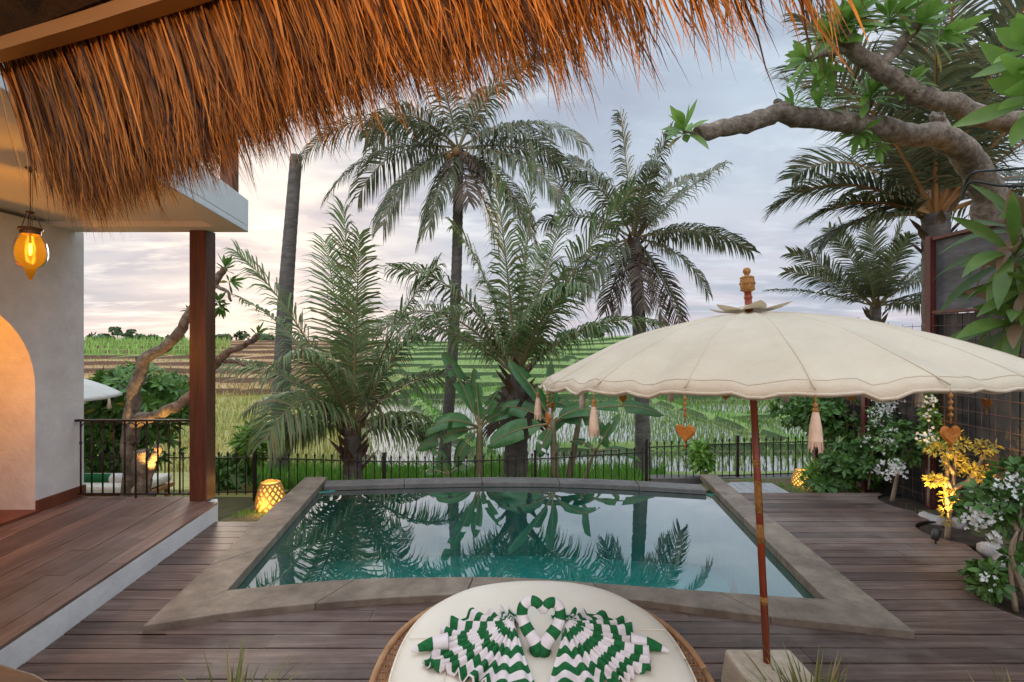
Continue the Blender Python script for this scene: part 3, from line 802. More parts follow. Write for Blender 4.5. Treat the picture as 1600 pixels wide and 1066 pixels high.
# ------------------------------------------------------------------ thatched pavilion the photo is taken from
gz = thing('thatched_pavilion', 'thatched pavilion with ragged straw eave and curved timber floor in the foreground', 'pavilion', (-.8, .4, 0))
EA, EB = V((-1.93, 2.0, 0)), V((.72, .965, 0))
tdir = (EB-EA).normalized(); ndir = V((-tdir.y, tdir.x, 0))
if ndir.y < 0: ndir = -ndir
rng = random.Random(3)
th = MB()
tipz = [(-.2, 2.52), (.03, 2.50), (.07, 2.43), (.12, 2.375), (.2, 2.42), (.27, 2.475), (.4, 2.52), (.6, 2.565), (.84, 2.55), (1.0, 2.5)]
NCL = 95
cl_c = [(k+rng.uniform(-.35, .35))/NCL for k in range(NCL+1)]
cl_z = [rng.gauss(0, .035) for k in range(NCL+1)]
cl_l = [rng.gauss(0, .05) for k in range(NCL+1)]
def strand(s, layer, loose=0.0):
    L_ = (EB-EA).length
    k = min(NCL, max(0, int(s*NCL)))
    pull = .0 if loose else rng.uniform(.15, .85)
    lean = lerp(.03, .20, s) + rng.gauss(0, .035)+cl_l[k]*pull
    outw = .09+.11*rng.random()
    tz = interp(s, tipz)+abs(rng.gauss(0, .11))-.055+cl_z[k]+loose
    rz_ = lerp(2.915, 2.845, layer)+rng.uniform(-.02, .03)
    root = EA+tdir*(s*L_)-ndir*(.16-.13*layer+rng.uniform(-.03, .03)); root.z = rz_
    tip = root+tdir*(lean*(rz_-tz)/.5+(cl_c[k]-s)*L_*pull)+ndir*outw*(rz_-tz)/.5; tip.z = tz
    d = tip-root; w_ = rng.uniform(.0010, .0031)*(1.0 if rng.random() < .85 else 1.8)
    a = rng.uniform(-.9, .9); sd_ = (tdir*math.cos(a)+ndir*math.sin(a)).normalized()
    bow = ndir*rng.uniform(.0, .035)+tdir*rng.gauss(0, .022)
    kink = tdir*rng.gauss(0, .012)
    o = len(th.v); S = 6
    for i in range(S+1):
        t = i/S; p = root+d*t+bow*math.sin(PI*t)+kink*max(0, t-.6)/.4+tdir*rng.gauss(0, .003)*(t > .5)
        ww = w_*(1-.8*max(0, t-.5)/.5) if i < S else w_*.08
        th.v.append(tuple(p-sd_*ww)); th.v.append(tuple(p+sd_*ww))
    for i in range(S): th.f.append([o+2*i, o+2*i+1, o+2*i+3, o+2*i+2]); th.m.append(0)
for _ in range(17500):
    s = rng.uniform(.072, .93)
    if rng.random() < .80*sstep(.25, .9, s): continue
    if nz(s*26, 3) < lerp(-.6, -.05, sstep(.4, .9, s)): continue
    strand(s, rng.random()**1.2)
for _ in range(90):                                     # loose long strands
    s = rng.uniform(.085, .95); strand(s, 1.0, -rng.uniform(.0, .06))
to = th.build('thatch', 'thatch', gz); to['kind'] = 'stuff'
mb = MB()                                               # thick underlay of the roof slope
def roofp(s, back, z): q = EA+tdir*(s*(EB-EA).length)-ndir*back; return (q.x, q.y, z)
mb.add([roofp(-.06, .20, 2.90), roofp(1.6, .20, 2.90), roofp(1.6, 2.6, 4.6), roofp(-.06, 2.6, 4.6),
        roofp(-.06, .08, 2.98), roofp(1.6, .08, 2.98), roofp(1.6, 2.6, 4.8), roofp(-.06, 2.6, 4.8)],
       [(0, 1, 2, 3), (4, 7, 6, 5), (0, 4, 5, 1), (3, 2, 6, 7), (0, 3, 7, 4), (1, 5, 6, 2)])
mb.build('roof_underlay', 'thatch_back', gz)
mb = MB()                                               # eave board
pts = []
for i in range(13):
    s = lerp(-.12, 1.5, i/12); bow = -.05*math.sin(PI*clamp(s)); pts.append((s, .21+bow))
for (s0, b0), (s1, b1) in zip(pts, pts[1:]):
    mb.add([roofp(s0, b0, 2.825), roofp(s1, b1, 2.825), roofp(s1, b1+.05, 2.825), roofp(s0, b0+.05, 2.825),
            roofp(s0, b0, 2.868), roofp(s1, b1, 2.868), roofp(s1, b1+.05, 2.868), roofp(s0, b0+.05, 2.868)],
           [(0, 3, 2, 1), (4, 5, 6, 7), (0, 1, 5, 4), (2, 3, 7, 6)])
mb.build('eave_board', 'roofwood', gz)
for k in range(9):                                      # rope-bound rafters running up from the eave
    s = -.02+.13*k; mb = MB(); a = V(roofp(s, .30, 2.92)); b = V(roofp(s+.02, 2.5, 4.46))
    mb.tube([a.lerp(b, i/30) for i in range(31)], [.032+.004*(i % 2) for i in range(31)], 8); mb.build('rafter', 'rope', gz, smooth=True)
for k in range(3):
    mb = MB(); bk = .42+.32*k; z = 2.90+(bk-.2)*.708-.06
    a = V(roofp(-.06, bk, z)); b = V(roofp(1.5, bk, z)); mb.tube([a.lerp(b, i/60) for i in range(61)], [.022+.004*(i % 2) for i in range(61)], 7)
    mb.build('batten', 'rope', gz, smooth=True)
fl = [(-2.95, 2.62), (-2.54, 2.545), (-2.3, 2.47), (-2.09, 2.37), (-1.9, 2.22), (-1.6, 1.9), (-1.2, 1.4), (-.9, 1.2), (-.2, 1.12), (3, 1.0), (3, -3), (-2.95, -3)]
mb = MB(); mb.prism(list(reversed(fl)), .19, .30); fix(mb.build('floor', 'floor', gz, bevel=.015))
mb = MB(); mb.prism([(x*.97, y_-.06) for x, y_ in reversed(fl)], -.1, .19); fix(mb.build('plinth', 'plaster', gz))
for px_, py_ in ((-1.9, -1.5), (2.4, -2.2)):
    mb = MB(); mb.box((px_, py_, 1.85), (.16, .16, 3.1)); mb.build('post', 'post', gz, bevel=.008)
# its hanging lamp (behind the camera) that lights the straw
lp = V((-.35, -.55, 2.75))
gl_ = thing('ceiling_lamp', 'small warm pendant lamp inside the thatched pavilion', 'lamp', lp)
mb = MB(); mb.tube([lp+V((0, 0, .08)), lp+V((0, 0, 1.6))], .006, 6); mb.build('cord', 'cable', gl_)
mb = MB(); mb.lathe([(.03, .08), (.05, .06), (.14, -.02), (.15, -.03), (.13, -.03), (.04, .05)], lp, 20, caps=False); mb.build('shade', 'brass', gl_, smooth=True)
mb = MB(); mb.ball(lp+V((0, 0, -.03)), .045, 12); mb.build('bulb', 'bulb', gl_, smooth=True)
lamp('pavilion_light', lp+V((0, 0, -.12)), 46, .05, (1, .45, .10))

# ------------------------------------------------------------------ parasols
def make_parasol(base, top_off, Rr, rimz, apexz, mats, name, label, detail=True, group=None, start=-86, nrib=18):
    t = thing(name, label, 'parasol', base, group)
    ax = V(top_off).normalized(); Bz = V(base)
    ex = V((1, 0, 0)); ex = (ex-ax*ex.dot(ax)).normalized(); ey = ax.cross(ex)
    def C(rr, ang, z): return Bz+ax*z+(ex*math.cos(ang)+ey*math.sin(ang))*rr
    H = V(top_off).length
    mb = MB(); mb.tube([Bz-ax*.12, Bz+ax*(H*.96)], .0185 if detail else .015, 12); po = mb.build('pole', mats[1], t, smooth=True)
    if detail:
        for a, b in ((.62, .72), (.78, .95), (1.02, 1.06), (.30, .34)):
            g_ = MB(); g_.tube([Bz+ax*a, Bz+ax*b], .0198, 14); g_.build('gilt_band', 'gold', po, smooth=True)
    # canopy: 18 panels stretched between bowed ribs
    NA, NRr = nrib*8, 24; cv = MB(); rg = random.Random(2)
    ph = [rg.uniform(-1, 1) for _ in range(nrib)]
    for j in range(NRr+1):
        f = j/NRr; r_ = Rr*(.02+.98*f)
        for i in range(NA):
            u = i/8; k = int(u) % nrib; q = u-int(u); pan = math.sin(PI*q)
            ang = R(start)+2*PI*i/NA
            z = rimz+(apexz-rimz)*(1-(.30*f+.70*f**2.3))
            z -= .070*pan*f*(1-f*.80)
            rr = r_*(1-.022*pan*f*f)
            if detail:
                z += .006*math.sin(q*7+ph[k]*3+f*6)*f*pan + (.020*nz(math.cos(ang)*4, math.sin(ang)*4, f*4)+.018*nz(ang*9, f*3.5, 7)*pan)*f
                # diagonal drag creases towards the rib tips
                z += .011*math.sin((q-.5)*15+ (f*9)*(1 if q > .5 else -1))*pan*f**2
            if j >= NRr-1: z += .012*pan
            if j == NRr: rr *= .995; z -= .018
            cv.v.append(tuple(C(rr, ang, z)))
    for j in range(NRr):
        for i in range(NA):
            cv.f.append([j*NA+i, j*NA+(i+1) % NA, (j+1)*NA+(i+1) % NA, (j+1)*NA+i]); cv.m.append(0)
    # hem turned in
    o = len(cv.v)
    for i in range(NA):
        v = V(cv.v[NRr*NA+i]); cv.v.append(tuple(v-ax*.010-(v-Bz-ax*(v-Bz).dot(ax)).normalized()*.014))
    for i in range(NA): cv.f.append([NRr*NA+i, NRr*NA+(i+1) % NA, o+(i+1) % NA, o+i]); cv.m.append(0)
    ca = cv.build('canopy', mats[0], t, smooth=True)
    if detail:
        hm = MB(); ringv = [V(cv.v[NRr*NA+i]) for i in range(NA)]; hm.tube(ringv+[ringv[0]], [.0062+.0016*nz(i*.9, 2) for i in range(NA+1)], 6, caps=False)
        ring2 = [V(cv.v[(NRr-1)*NA+i])+ax*.001 for i in range(NA)]; hm.tube(ring2+[ring2[0]], [.0012]*(NA+1), 5, caps=False)
        hm.build('hem', mats[0], ca, smooth=True)
    for k in range(nrib):
        ang = R(start)+2*PI*k/nrib; b = MB()
        pts = []
        for j in range(8):
            f = .04+.88*j/7; pts.append(C(Rr*f, ang, rimz+(apexz-rimz)*(1-(.30*f+.70*f**2.3))-.022))
        b.tube(pts, .006, 5); b.build('rib', mats[1], t, smooth=True)
        if detail:
            sm = MB(); sm.tube([C(Rr*f, ang, rimz+(apexz-rimz)*(1-(.30*f+.70*f**2.3))+.0015+.020*nz(math.cos(ang)*4, math.sin(ang)*4, f*4)*f) for f in [.04+.96*q/20 for q in range(21)]], .0034, 5)
            sm.build('seam', mats[0], ca, smooth=True)
        if not detail:
            if k % 2: 
                tt = MB(); p = C(Rr, ang, rimz-.02); tt.lathe([(.0, 0), (.012, -.01), (.03, -.14), (.0, -.15)], p, 8); tt.build('tassel', 'tassel', t, smooth=True)
            continue
        p = C(Rr*1.0, ang, rimz-.02)
        if k % 2:                                  # tassel
            z0 = V((0, 0, 1))
            tt = MB(); tt.tube([p, p-z0*.035], .0028, 6); tt.ball(p-z0*.035, .009, 8, (1, 1, 1.1)); tt.ball(p-z0*.050, .011, 8, (1, 1, .9)); hd = tt.build('tassel', 'gold', t, smooth=True)
            th_ = MB(); rg2 = random.Random(k)
            th_.lathe([(.008, -.055), (.0125, -.07), (.018, -.11), (.022, -.150), (.012, -.168), (0, -.165)], p, 16)
            for q in range(90):
                a = rg2.uniform(0, 2*PI); c_ = V((math.cos(a), math.sin(a), 0)); l = rg2.uniform(.165, .188)
                s_ = V((-c_.y, c_.x, 0))*.0016
                a0 = p+c_*.010-z0*.058; a1 = p+c_*.0188-z0*.11; a2 = p+c_*rg2.uniform(.018, .0255)-z0*l
                th_.add([a0-s_, a0+s_, a1+s_, a1-s_, a2+s_*.6, a2-s_*.6], [(0, 1, 2, 3), (3, 2, 4, 5)])
            th_.build('fringe', 'tassel', hd)
        else:                                      # heart charm
            z0 = V((0, 0, 1)); rad = (C(1, ang, 0)-C(0, ang, 0)).normalized(); rad.z = 0; rad.normalize()
            fa = R(start)+2*PI*k/nrib; sd_ = rad.cross(z0)
            tt = MB(); tt.tube([p, p-z0*.10], .0026, 6)
            for q in range(4): tt.ball(p-z0*(.012+.02*q), .0075, 8)
            hd = tt.build('heart_charm', 'gold', t, smooth=True)
            h_ = MB(); c0 = p-z0*.135; pts = []
            for q in range(36):
                a = 2*PI*q/36
                hx = 16*math.sin(a)**3; hy = 13*math.cos(a)-5*math.cos(2*a)-2*math.cos(3*a)-math.cos(4*a)
                pts.append((hx/16*.036, hy/16*.038))
            # two rings give the charm a domed front and a back
            o = 0; n_ = 36
            vv = [c0+sd_*a+z0*b-rad*.002 for a, b in pts]+[c0+sd_*a*.8+z0*b*.8+rad*.006 for a, b in pts]+[c0+sd_*a*.8+z0*b*.8-rad*.006 for a, b in pts]
            ff = [(q, (q+1) % n_, n_+(q+1) % n_, n_+q) for q in range(n_)]+[(q, 2*n_+q, 2*n_+(q+1) % n_, (q+1) % n_) for q in range(n_)]
            ff += [list(range(n_, 2*n_)), list(range(3*n_-1, 2*n_-1, -1))]
            h_.add(vv, ff); h_.ball(c0-z0*.046, .005, 6); h_.ball(c0-z0*.056, .0035, 6); h_.build('heart', 'shell', hd)
    return t, C, H
PB = V((1.350, 2.71, .20))
TO = V((-.055, .112, 2.06))
par, PC, PH = make_parasol(PB, TO, 1.17, 1.495, 1.86, ('canvas', 'redpole'), 'garden_parasol',
    'large cream canvas parasol with tassels, heart charms and carved gilt finial on a red pole', True, 'garden parasols')
# top vent: four upswept petals
mb = MB()
for k in range(6):
    a0 = R(20)+2*PI*k/6; S = 8
    for i in range(S+1):
        u = i/S
        for j in range(S+1):
            v = j/S; ang = a0+(u-.5)*1.12; rr = .02+v*.20*(1-.55*abs(u-.5)*2*v)
            z = 1.90-.055*v+.085*max(0, v-.55)**1.5*(1-abs(u-.5)*1.2)*2.2
            mb.v.append(tuple(PC(rr, ang, z)))
    o = len(mb.v)-(S+1)**2
    for i in range(S):
        for j in range(S): mb.f.append([o+i*(S+1)+j, o+(i+1)*(S+1)+j, o+(i+1)*(S+1)+j+1, o+i*(S+1)+j+1]); mb.m.append(0)
mb.build('top_vent', 'canvas', par, smooth=True)
axu = TO.normalized()
mb = MB(); mb.lathe([(.0, 1.86), (.022, 1.87), (.026, 1.895), (.014, 1.905), (.013, 1.93), (.022, 1.938), (.022, 1.95), (.013, 1.956), (.018, 1.972), (.0, 1.975)], PB, 16, axu); fn = mb.build('finial', 'redpole', par, smooth=True)
mb = MB(); mb.lathe([(.0, 1.972), (.026, 1.976), (.036, 1.99), (.0385, 2.02), (.036, 2.045), (.028, 2.06), (.014, 2.064), (.012, 2.07), (.019, 2.08), (.021, 2.09), (.016, 2.104), (.0, 2.11)], PB, 20, axu); mb.build('carved_knob', 'gold', fn, smooth=True)
for zz, rr in ((1.985, .035), (2.02, .040), (2.052, .034)):
    mb = MB()
    for k in range(22):
        a = 2*PI*k/22; mb.ball(PC(rr, a, zz), .0042, 6)
    mb.build('bead_ring', 'gold', fn, smooth=True)
# its stone foot
sb = MB(); sb.add([(1.16, 2.42, 0), (1.56, 2.42, 0), (1.56, 2.86, 0), (1.16, 2.86, 0), (1.175, 2.45, .20), (1.535, 2.45, .20), (1.535, 2.83, .20), (1.175, 2.83, .20)],
       [(3, 2, 1, 0), (4, 5, 6, 7), (0, 1, 5, 4), (1, 2, 6, 5), (2, 3, 7, 6), (3, 0, 4, 7)])
tag(sb.build('parasol_base', 'cast', bevel=.015), 'cream cast stone block holding the red parasol pole', 'parasol base')
far_par, _, _ = make_parasol(V((-6.56, 7.0, -.4)), V((0, 0, 2.05)), 1.0, 1.53, 1.88, ('white_canvas', 'redpole'), 'garden_parasol',
    'small pale parasol half hidden behind the corner of the white house', False, 'garden parasols', nrib=12)

# ------------------------------------------------------------------ round daybed and towel swans
BC = V((.13, 2.33, 0)); BR = .735; BTOP = .50
bed = thing('daybed', 'round rattan daybed with thick cream cushion, right of the curved pavilion floor', 'daybed', BC)
def sup(t, r, e=2.35):
    c, s = math.cos(t), math.sin(t)
    return V((math.copysign(abs(c)**(2/e), c)*r*(.90 if e == 2.35 else .965), math.copysign(abs(s)**(2/e), s)*r*1.0, 0))
mb = MB(); prof = [(0.0, 0), (.35, .002), (.7, .0), (.86, -.004), (.93, -.012), (.97, -.03), (.992, -.055), (1.0, -.085), (1.0, -.13), (.985, -.155), (.95, -.17)]
NA = 96
for r_, z in prof:
    for k in range(NA):
        p = sup(2*PI*k/NA, BR*max(r_, .001)); zz = BTOP+z+(.006*nz(p.x*4, p.y*4) if r_ < .97 else 0)+(.004*nz(k*.8, z*9) if r_ > .95 else 0)
        mb.v.append((BC.x+p.x, BC.y+p.y, zz))
for j in range(len(prof)-1):
    for k in range(NA): mb.f.append([j*NA+k, j*NA+(k+1) % NA, (j+1)*NA+(k+1) % NA, (j+1)*NA+k]); mb.m.append(0)
cu = fix(mb.build('cushion', 'cushion', bed, smooth=True))
for a, b in (((.34, .15), (.615, .15)), ((-.615, .08), (-.36, .08)), ((-.40, .08), (-.42, -.50))):
    s_ = MB(); A, B = V((BC.x+a[0], BC.y+a[1], 0)), V((BC.x+b[0], BC.y+b[1], 0)); pts = []
    for i in range(13):
        p = A.lerp(B, i/12); rr = math.hypot(p.x-BC.x, p.y-BC.y)/BR
        pts.append((p.x, p.y, BTOP+.0015+.006*nz((p.x-BC.x)*4, (p.y-BC.y)*4)-(.012 if rr > .92 else .003 if rr > .84 else 0)))
    s_.tube(pts, .0028, 5); s_.build('seam', 'cushion', cu, smooth=True)
s_ = MB(); s_.tube([V((BC.x, BC.y, BTOP-.05))+sup(2*PI*k/96, BR*.996) for k in range(97)], .006, 6); s_.build('piping', 'cushion', cu, smooth=True)
fr = MB(); RT, RB = .775, .70
fr.tube([V((BC.x, BC.y, .40))+sup(2*PI*k/72, RT, 2.2) for k in range(73)], .0155, 8)
fr.tube([V((BC.x, BC.y, .06))+sup(2*PI*k/72, RB, 2.2) for k in range(73)], .014, 8)
fr.tube([V((BC.x, BC.y, .335))+sup(2*PI*k/72, RB+.03, 2.2) for k in range(73)], .010, 8)
fo_ = fr.build('rattan_frame', 'rattan', bed, smooth=True)
wv = MB()
for k in range(120):
    for dr in (-1, 1):
        t0 = 2*PI*k/120; t1 = t0+dr*.13
        a = V((BC.x, BC.y, .395))+sup(t0, RT-.004, 2.2); b = V((BC.x, BC.y, .335))+sup(t1, RB+.03, 2.2); c = V((BC.x, BC.y, .065))+sup(t1+dr*.2, RB, 2.2)
        wv.tube([a, a.lerp(b, .5)+V((0, 0, -.008)), b, b.lerp(c, .5), c], .0048, 4)
wv.build('woven_lattice', 'rattan', fo_)
mb = MB(); mb.lathe([(0, .05), (.72, .05), (.74, .3), (.70, .345), (0, .345)], BC, 48); mb.build('base', 'rattan', bed)

def swan(hub, mir, label):
    t = thing('towel_swan', label, 'folded towel', hub, 'towel swans on the daybed')
    zt = BTOP+.006
    # pleated fan spread over the cushion
    mb = MB(); NP = 19; SUB = 8; NRr = 26; rg = random.Random(4 if mir > 0 else 9)
    A0, A1 = R(80), R(288)
    jit = [rg.uniform(-1, 1) for _ in range(NP+2)]; ln = [rg.uniform(.88, 1.06) for _ in range(NP+2)]; ro_ = [rg.uniform(-.16, .16) for _ in range(NP+2)]; hs = [rg.uniform(.7, 1.35) for _ in range(NP+2)]
    NAn = NP*SUB
    for j in range(NRr+1):
        f = j/NRr
        for i in range(NAn+1):
            u = i/NAn; q = NP*(u+.045*math.sin(2*PI*u*1.5+.4)); q = clamp(q, 0, NP); k = min(int(q), NP-1); fr_ = q-k
            sk = lerp(jit[k], jit[k+1], fr_)
            ang = lerp(A0, A1, u)+R(4.5)*sk*f
            rm = interp(u, [(0, .28), (.2, .35), (.5, .44), (.58, .47), (.75, .38), (1, .42)])*.86*lerp(ln[k], ln[k+1], fr_)
            t_ = abs((q % 1)*2-1); pl_ = t_*t_*(3-2*t_)
            r_ = .004+rm*f
            amp = (.009+.028*f*(1-.35*f))*lerp(hs[k], hs[k+1], fr_)
            z = zt+.10*(1-f)**1.5+amp*pl_+.016*nz(ang*5, f*3, mir)*f
            if f > .8: z += .020*math.sin(q*PI*2+1.2+sk)*(f-.8)/.2
            z = max(z, zt+.003)
            ang += R(3.5)*(pl_-.5)*f*(1.2 if k % 2 else .5)           # folds lean over one way
            mb.v.append((hub.x+mir*r_*math.cos(ang), hub.y+r_*math.sin(ang), z)); mb.a.append(r_/.082+lerp(ro_[k], ro_[k+1], fr_)+.2*nz(ang*3, f*2, 4))
    W = NAn+1
    for j in range(NRr):
        for i in range(NAn): mb.f.append([j*W+i, j*W+i+1, (j+1)*W+i+1, (j+1)*W+i]); mb.m.append(0)
    fa = mb.build('fan', 'towel', t, smooth=True)
    sol = fa.modifiers.new('cloth', 'SOLIDIFY'); sol.thickness = .006; sol.offset = 0
    # corner of the towel curled out to a point
    cm = MB(); tip = V((hub.x-mir*0+mir*(-.0), hub.y, 0))
    pts = smooth_path([V((hub.x+mir*-.30, hub.y-.02, zt+.022)), V((hub.x+mir*-.36, hub.y-.035, zt+.026)), V((hub.x+mir*-.415, hub.y-.05, zt+.018)), V((hub.x+mir*-.455, hub.y-.065, zt+.01))], 5)
    rd = taper(.042, .006, len(pts)); cm.tube(pts, rd, 10)
    for i in range(len(pts)):
        for _ in range(10): cm.a.append(i*.085+.05)
    for_v = [(x, y_, max(z, zt-.004)) for x, y_, z in cm.v]; cm.v = for_v
    cm.build('corner', 'towel', t, smooth=True)
    # neck
    Yn = 2.335
    if mir > 0: px = [(826, 1030), (838, 1014), (832, 997), (822, 980), (816, 962), (818, 947), (828, 939), (838, 941), (845, 949), (848.5, 959)]
    else: px = [(862, 1032), (849, 1016), (857, 999), (868, 983), (875, 966), (874, 950), (866, 942), (857, 943), (852, 950), (849.5, 959)]
    ys_ = [.02, -.05, -.045, -.02, 0, .01, .01, .0, -.005, -.01]
    pp = [P(x, y_, Yn+q) for (x, y_), q in zip(px, ys_)]
    pts = smooth_path(pp, 6); n_ = len(pts)
    rd = [interp(i/(n_-1), [(0, .032), (.15, .031), (.3, .0285), (.6, .024), (.85, .021), (.94, .015), (1, .006)]) for i in range(n_)]
    nm = MB(); nm.tube(pts, rd, 14); L = 0
    for i in range(n_):
        if i: L += (pts[i]-pts[i-1]).length
        for _ in range(14): nm.a.append(L/.085+.25)
    nm.build('neck', 'towel', t, smooth=True)
    return t
swan(V((.005, 2.35, BTOP)), 1, 'green and white striped towel folded into a swan, left one of the heart-shaped pair')
swan(V((.245, 2.35, BTOP)), -1, 'green and white striped towel folded into a swan, right one of the heart-shaped pair')

# ------------------------------------------------------------------ lanterns and spots
def lantern(c, h, rb, label, power):
    t = thing('basket_lantern', label, 'lantern', c, 'woven basket lanterns on the ground')
    def prof(f): return interp(f, [(0, rb*.90), (.18, rb), (.5, rb*.93), (.82, rb*.76), (1, rb*.62)])
    mb = MB(); mb.lathe([(prof(i/10)*.93, h*(.02+.94*i/10)) for i in range(11)]+[(0, h*.965)], c, 20, caps=True); mb.build('glowing_liner', 'glow', t, smooth=True)
    mb = MB(); NS = 13
    for k in range(NS):
        for dr in (-1, 1):
            pts = []
            for i in range(13):
                f = i/12; a = 2*PI*k/NS+dr*f*1.75; r = prof(f)*1.0
                pts.append(V(c)+V((r*math.cos(a), r*math.sin(a), h*f)))
            mb.tube(pts, .0105*rb/.16, 5)
    mb.build('basket', 'bamboo', t, smooth=True)
    mb = MB()
    for f in (0.0, 1.0): mb.tube([V(c)+V((prof(f)*math.cos(a), prof(f)*math.sin(a), h*f)) for a in [2*PI*q/24 for q in range(25)]], .012*rb/.16, 6)
    mb.build('rim', 'bamboo', t, smooth=True)
    mb = MB(); mb.tube([V(c)+V((prof(1)*.9*math.cos(a), 0, h+prof(1)*.38*math.sin(a))) for a in [PI*q/14 for q in range(15)]], .006*rb/.16, 6); mb.build('handle', 'bamboo', t, smooth=True)
    lamp('lantern_light', V(c)+V((0, 0, h*1.12)), power*.25, .06, (1, .55, .18))
    lamp('lantern_light', V(c)+V((0, -rb*1.25, h*.4)), power*.35, .06, (1, .55, .18))
lc1 = V(((423-800)/800*6.35, 6.35, ground_h(-2.99, 6.35)-.005))
lantern(lc1, .34, .172, 'larger glowing basket lantern on the grass by the left corner of the pool', 5)
lc2 = V(((1252-800)/800*7.35, 7.35, ground_h(4.15, 7.35)-.005))
lantern(lc2, .22, .125, 'smaller glowing basket lantern on bare earth by the iron fence at right', 4)
def uplight(c, aim, label, power, size=60):
    c = V(c); t = thing('garden_spotlight', label, 'spotlight', c, 'garden uplights'); d = (V(aim)-c).normalized()
    mb = MB(); mb.tube([c, c+V((0, 0, .07))], .008, 6); mb.build('stake', 'steel_black', t)
    h = c+V((0, 0, .10)); mb = MB(); mb.lathe([(.0, -.05), (.028, -.045), (.034, .0), (.036, .055), (.032, .055), (.03, .045)], h, 16, d, caps=False); hd = mb.build('housing', 'steel_black', t, smooth=True)
    mb = MB(); mb.lathe([(.0, .046), (.030, .046)], h, 16, d, caps=False); mb.build('lens', 'spotglow', hd)
    lamp('uplight', h+d*.075, power, .02, (1, .58, .16), 'SPOT', aim, size)

# ------------------------------------------------------------------ fences
FP = [(-7.2, 7.1, -.31, .34), (-6.03, 7.2, -.31, .35), (-3.7, 7.4, -.34, .295), (-1.9, 7.5, -.40, .22), (-.95, 7.6, -.42, .195), (.6, 7.75, -.42, .21), (2.07, 7.9, -.36, .27)]
FP2 = [(2.07, 7.9, -.30, .345), (3.3, 7.95, -.25, .385), (4.80, 7.95, -.20, .43)]
def iron_fence(pts, label, npick, posts, group):
    t = thing('iron_fence', label, 'fence', V((pts[0][0], pts[0][1], pts[0][2])), group)
    def at(x):
        return V((x, interp(x, [(p[0], p[1]) for p in pts]), 0)), interp(x, [(p[0], p[2]) for p in pts]), interp(x, [(p[0], p[3]) for p in pts])
    xa, xb = pts[0][0], pts[-1][0]
    r1, r2, r3 = MB(), MB(), MB(); q = [lerp(xa, xb, i/40) for i in range(41)]
    for mb, off, fr in ((r1, -.085, 1), (r2, .06, 0)):
        pp = []
        for x in q:
            b, z0, z1 = at(x); b.z = (z1 if fr else z0)+off; pp.append(b)
        mb.tube(pp, .0085, 6); mb.build('rail', 'iron', t)
    sc_m = MB()
    for i in range(npick):
        x = lerp(xa, xb, (i+.5)/npick); b, z0, z1 = at(x); mb = MB()
        mb.tube([b+V((0, 0, z0+.02)), b+V((0, 0, z1-.055))], .0085, 5)
        p = b+V((0, 0, z1)); mb.lathe([(.008, -.06), (.015, -.055), (.009, -.045), (.020, -.026), (.011, -.008), (0, .014)], p, 6)
        mb.ball(b+V((0, 0, z1-.085)), .012, 6)
        mb.build('picket', 'iron', t)
        if i < npick-1:
            x2 = lerp(xa, xb, (i+1.5)/npick); b2, _, z2 = at(x2); m_ = (b+b2)/2; rr = (b2-b).length/2; dd = (b2-b).normalized()
            sc_m.tube([m_+dd*rr*math.cos(a)+V((0, 0, (z1+z2)/2-.150+.06*math.sin(a))) for a in [PI*k/8 for k in range(9)]], .0042, 4)
    sc_m.build('scrollwork', 'iron', t)
    for x in posts:
        b, z0, z1 = at(x); mb = MB(); mb.box(b+V((0, .004, (z0+z1)/2-.02)), (.042, .042, z1-z0+.10)); mb.box(b+V((0, .004, z1+.035)), (.054, .054, .014)); mb.build('post', 'iron', t)
iron_fence(FP, 'low black iron fence with spear tips running behind the pool from the left', 76, (-6.6, -3.72, -1.87, .35), 'spear-topped iron fences')
iron_fence(FP2, 'low black iron fence with spear tips stepping up to the dark board fence at right', 24, (2.07, 3.5), 'spear-topped iron fences')
mb = MB()
mb.prism([(2.15, 7.86), (4.8, 7.90), (4.8, 8.12), (2.15, 8.08)], -.9, -.21); tag(mb.build('fence_kerb', 'stone_back'), 'low stone kerb under the right iron fence', 'kerb')

FX = 4.80
bf = thing('board_fence', 'dark board fence with red steel posts and rusty wire grid along the right side', 'fence', (FX, 5, 0))
mb = MB(); rng = random.Random(4)
yy = 1.0
while yy < 8.1:
    wd = .155; topz = 2.2 if yy < 5.85 else 1.62
    mb.box((FX+.045+rng.uniform(-.004, .004), yy+wd/2, (topz-.25)/2), (.02, wd-.006, topz+.25)); yy += wd
mb.build('boards', 'panel', bf)
mb = MB(); mb.box((FX+.04, 3.45, 2.65), (.03, 4.75, .80)); mb.build('upper_panel', 'panel_grey', bf)
for yy, zt_ in ((5.87, 3.10), (8.08, 1.70), (6.95, 1.66), (3.9, 3.1), (2.1, 3.1)):
    mb = MB(); mb.box((FX, yy, (zt_-.3)/2), (.075, .075, zt_+.3)); mb.build('post', 'redpost', bf, bevel=.004)
mb = MB(); mb.box((FX+.0, 3.45, 3.062), (.05, 4.74, .035)); mb.box((FX, 3.45, 2.225), (.05, 4.74, .035)); mb.build('rail', 'redpost', bf)
wr = MB()
zz = .12
while zz < 2.7:
    y1 = 5.8 if zz > 2.25 else 8.03
    y0 = 5.9 if zz > 2.25 else 1.2
    if zz <= 2.25: wr.tube([(FX-.035, 1.2, zz), (FX-.035, 5.82, zz)], .0032, 4)
    if zz < 2.15: wr.tube([(FX-.035, 5.92, zz), (FX-.035, 8.03, zz)], .0032, 4)
    zz += .15
yy = 1.3
while yy < 8.0:
    zt_ = 2.2 if yy < 5.85 else 2.1
    wr.tube([(FX-.030, yy, .05), (FX-.030, yy, zt_)], .0032, 4); yy += .15
wr.build('wire_grid', 'wire', bf)

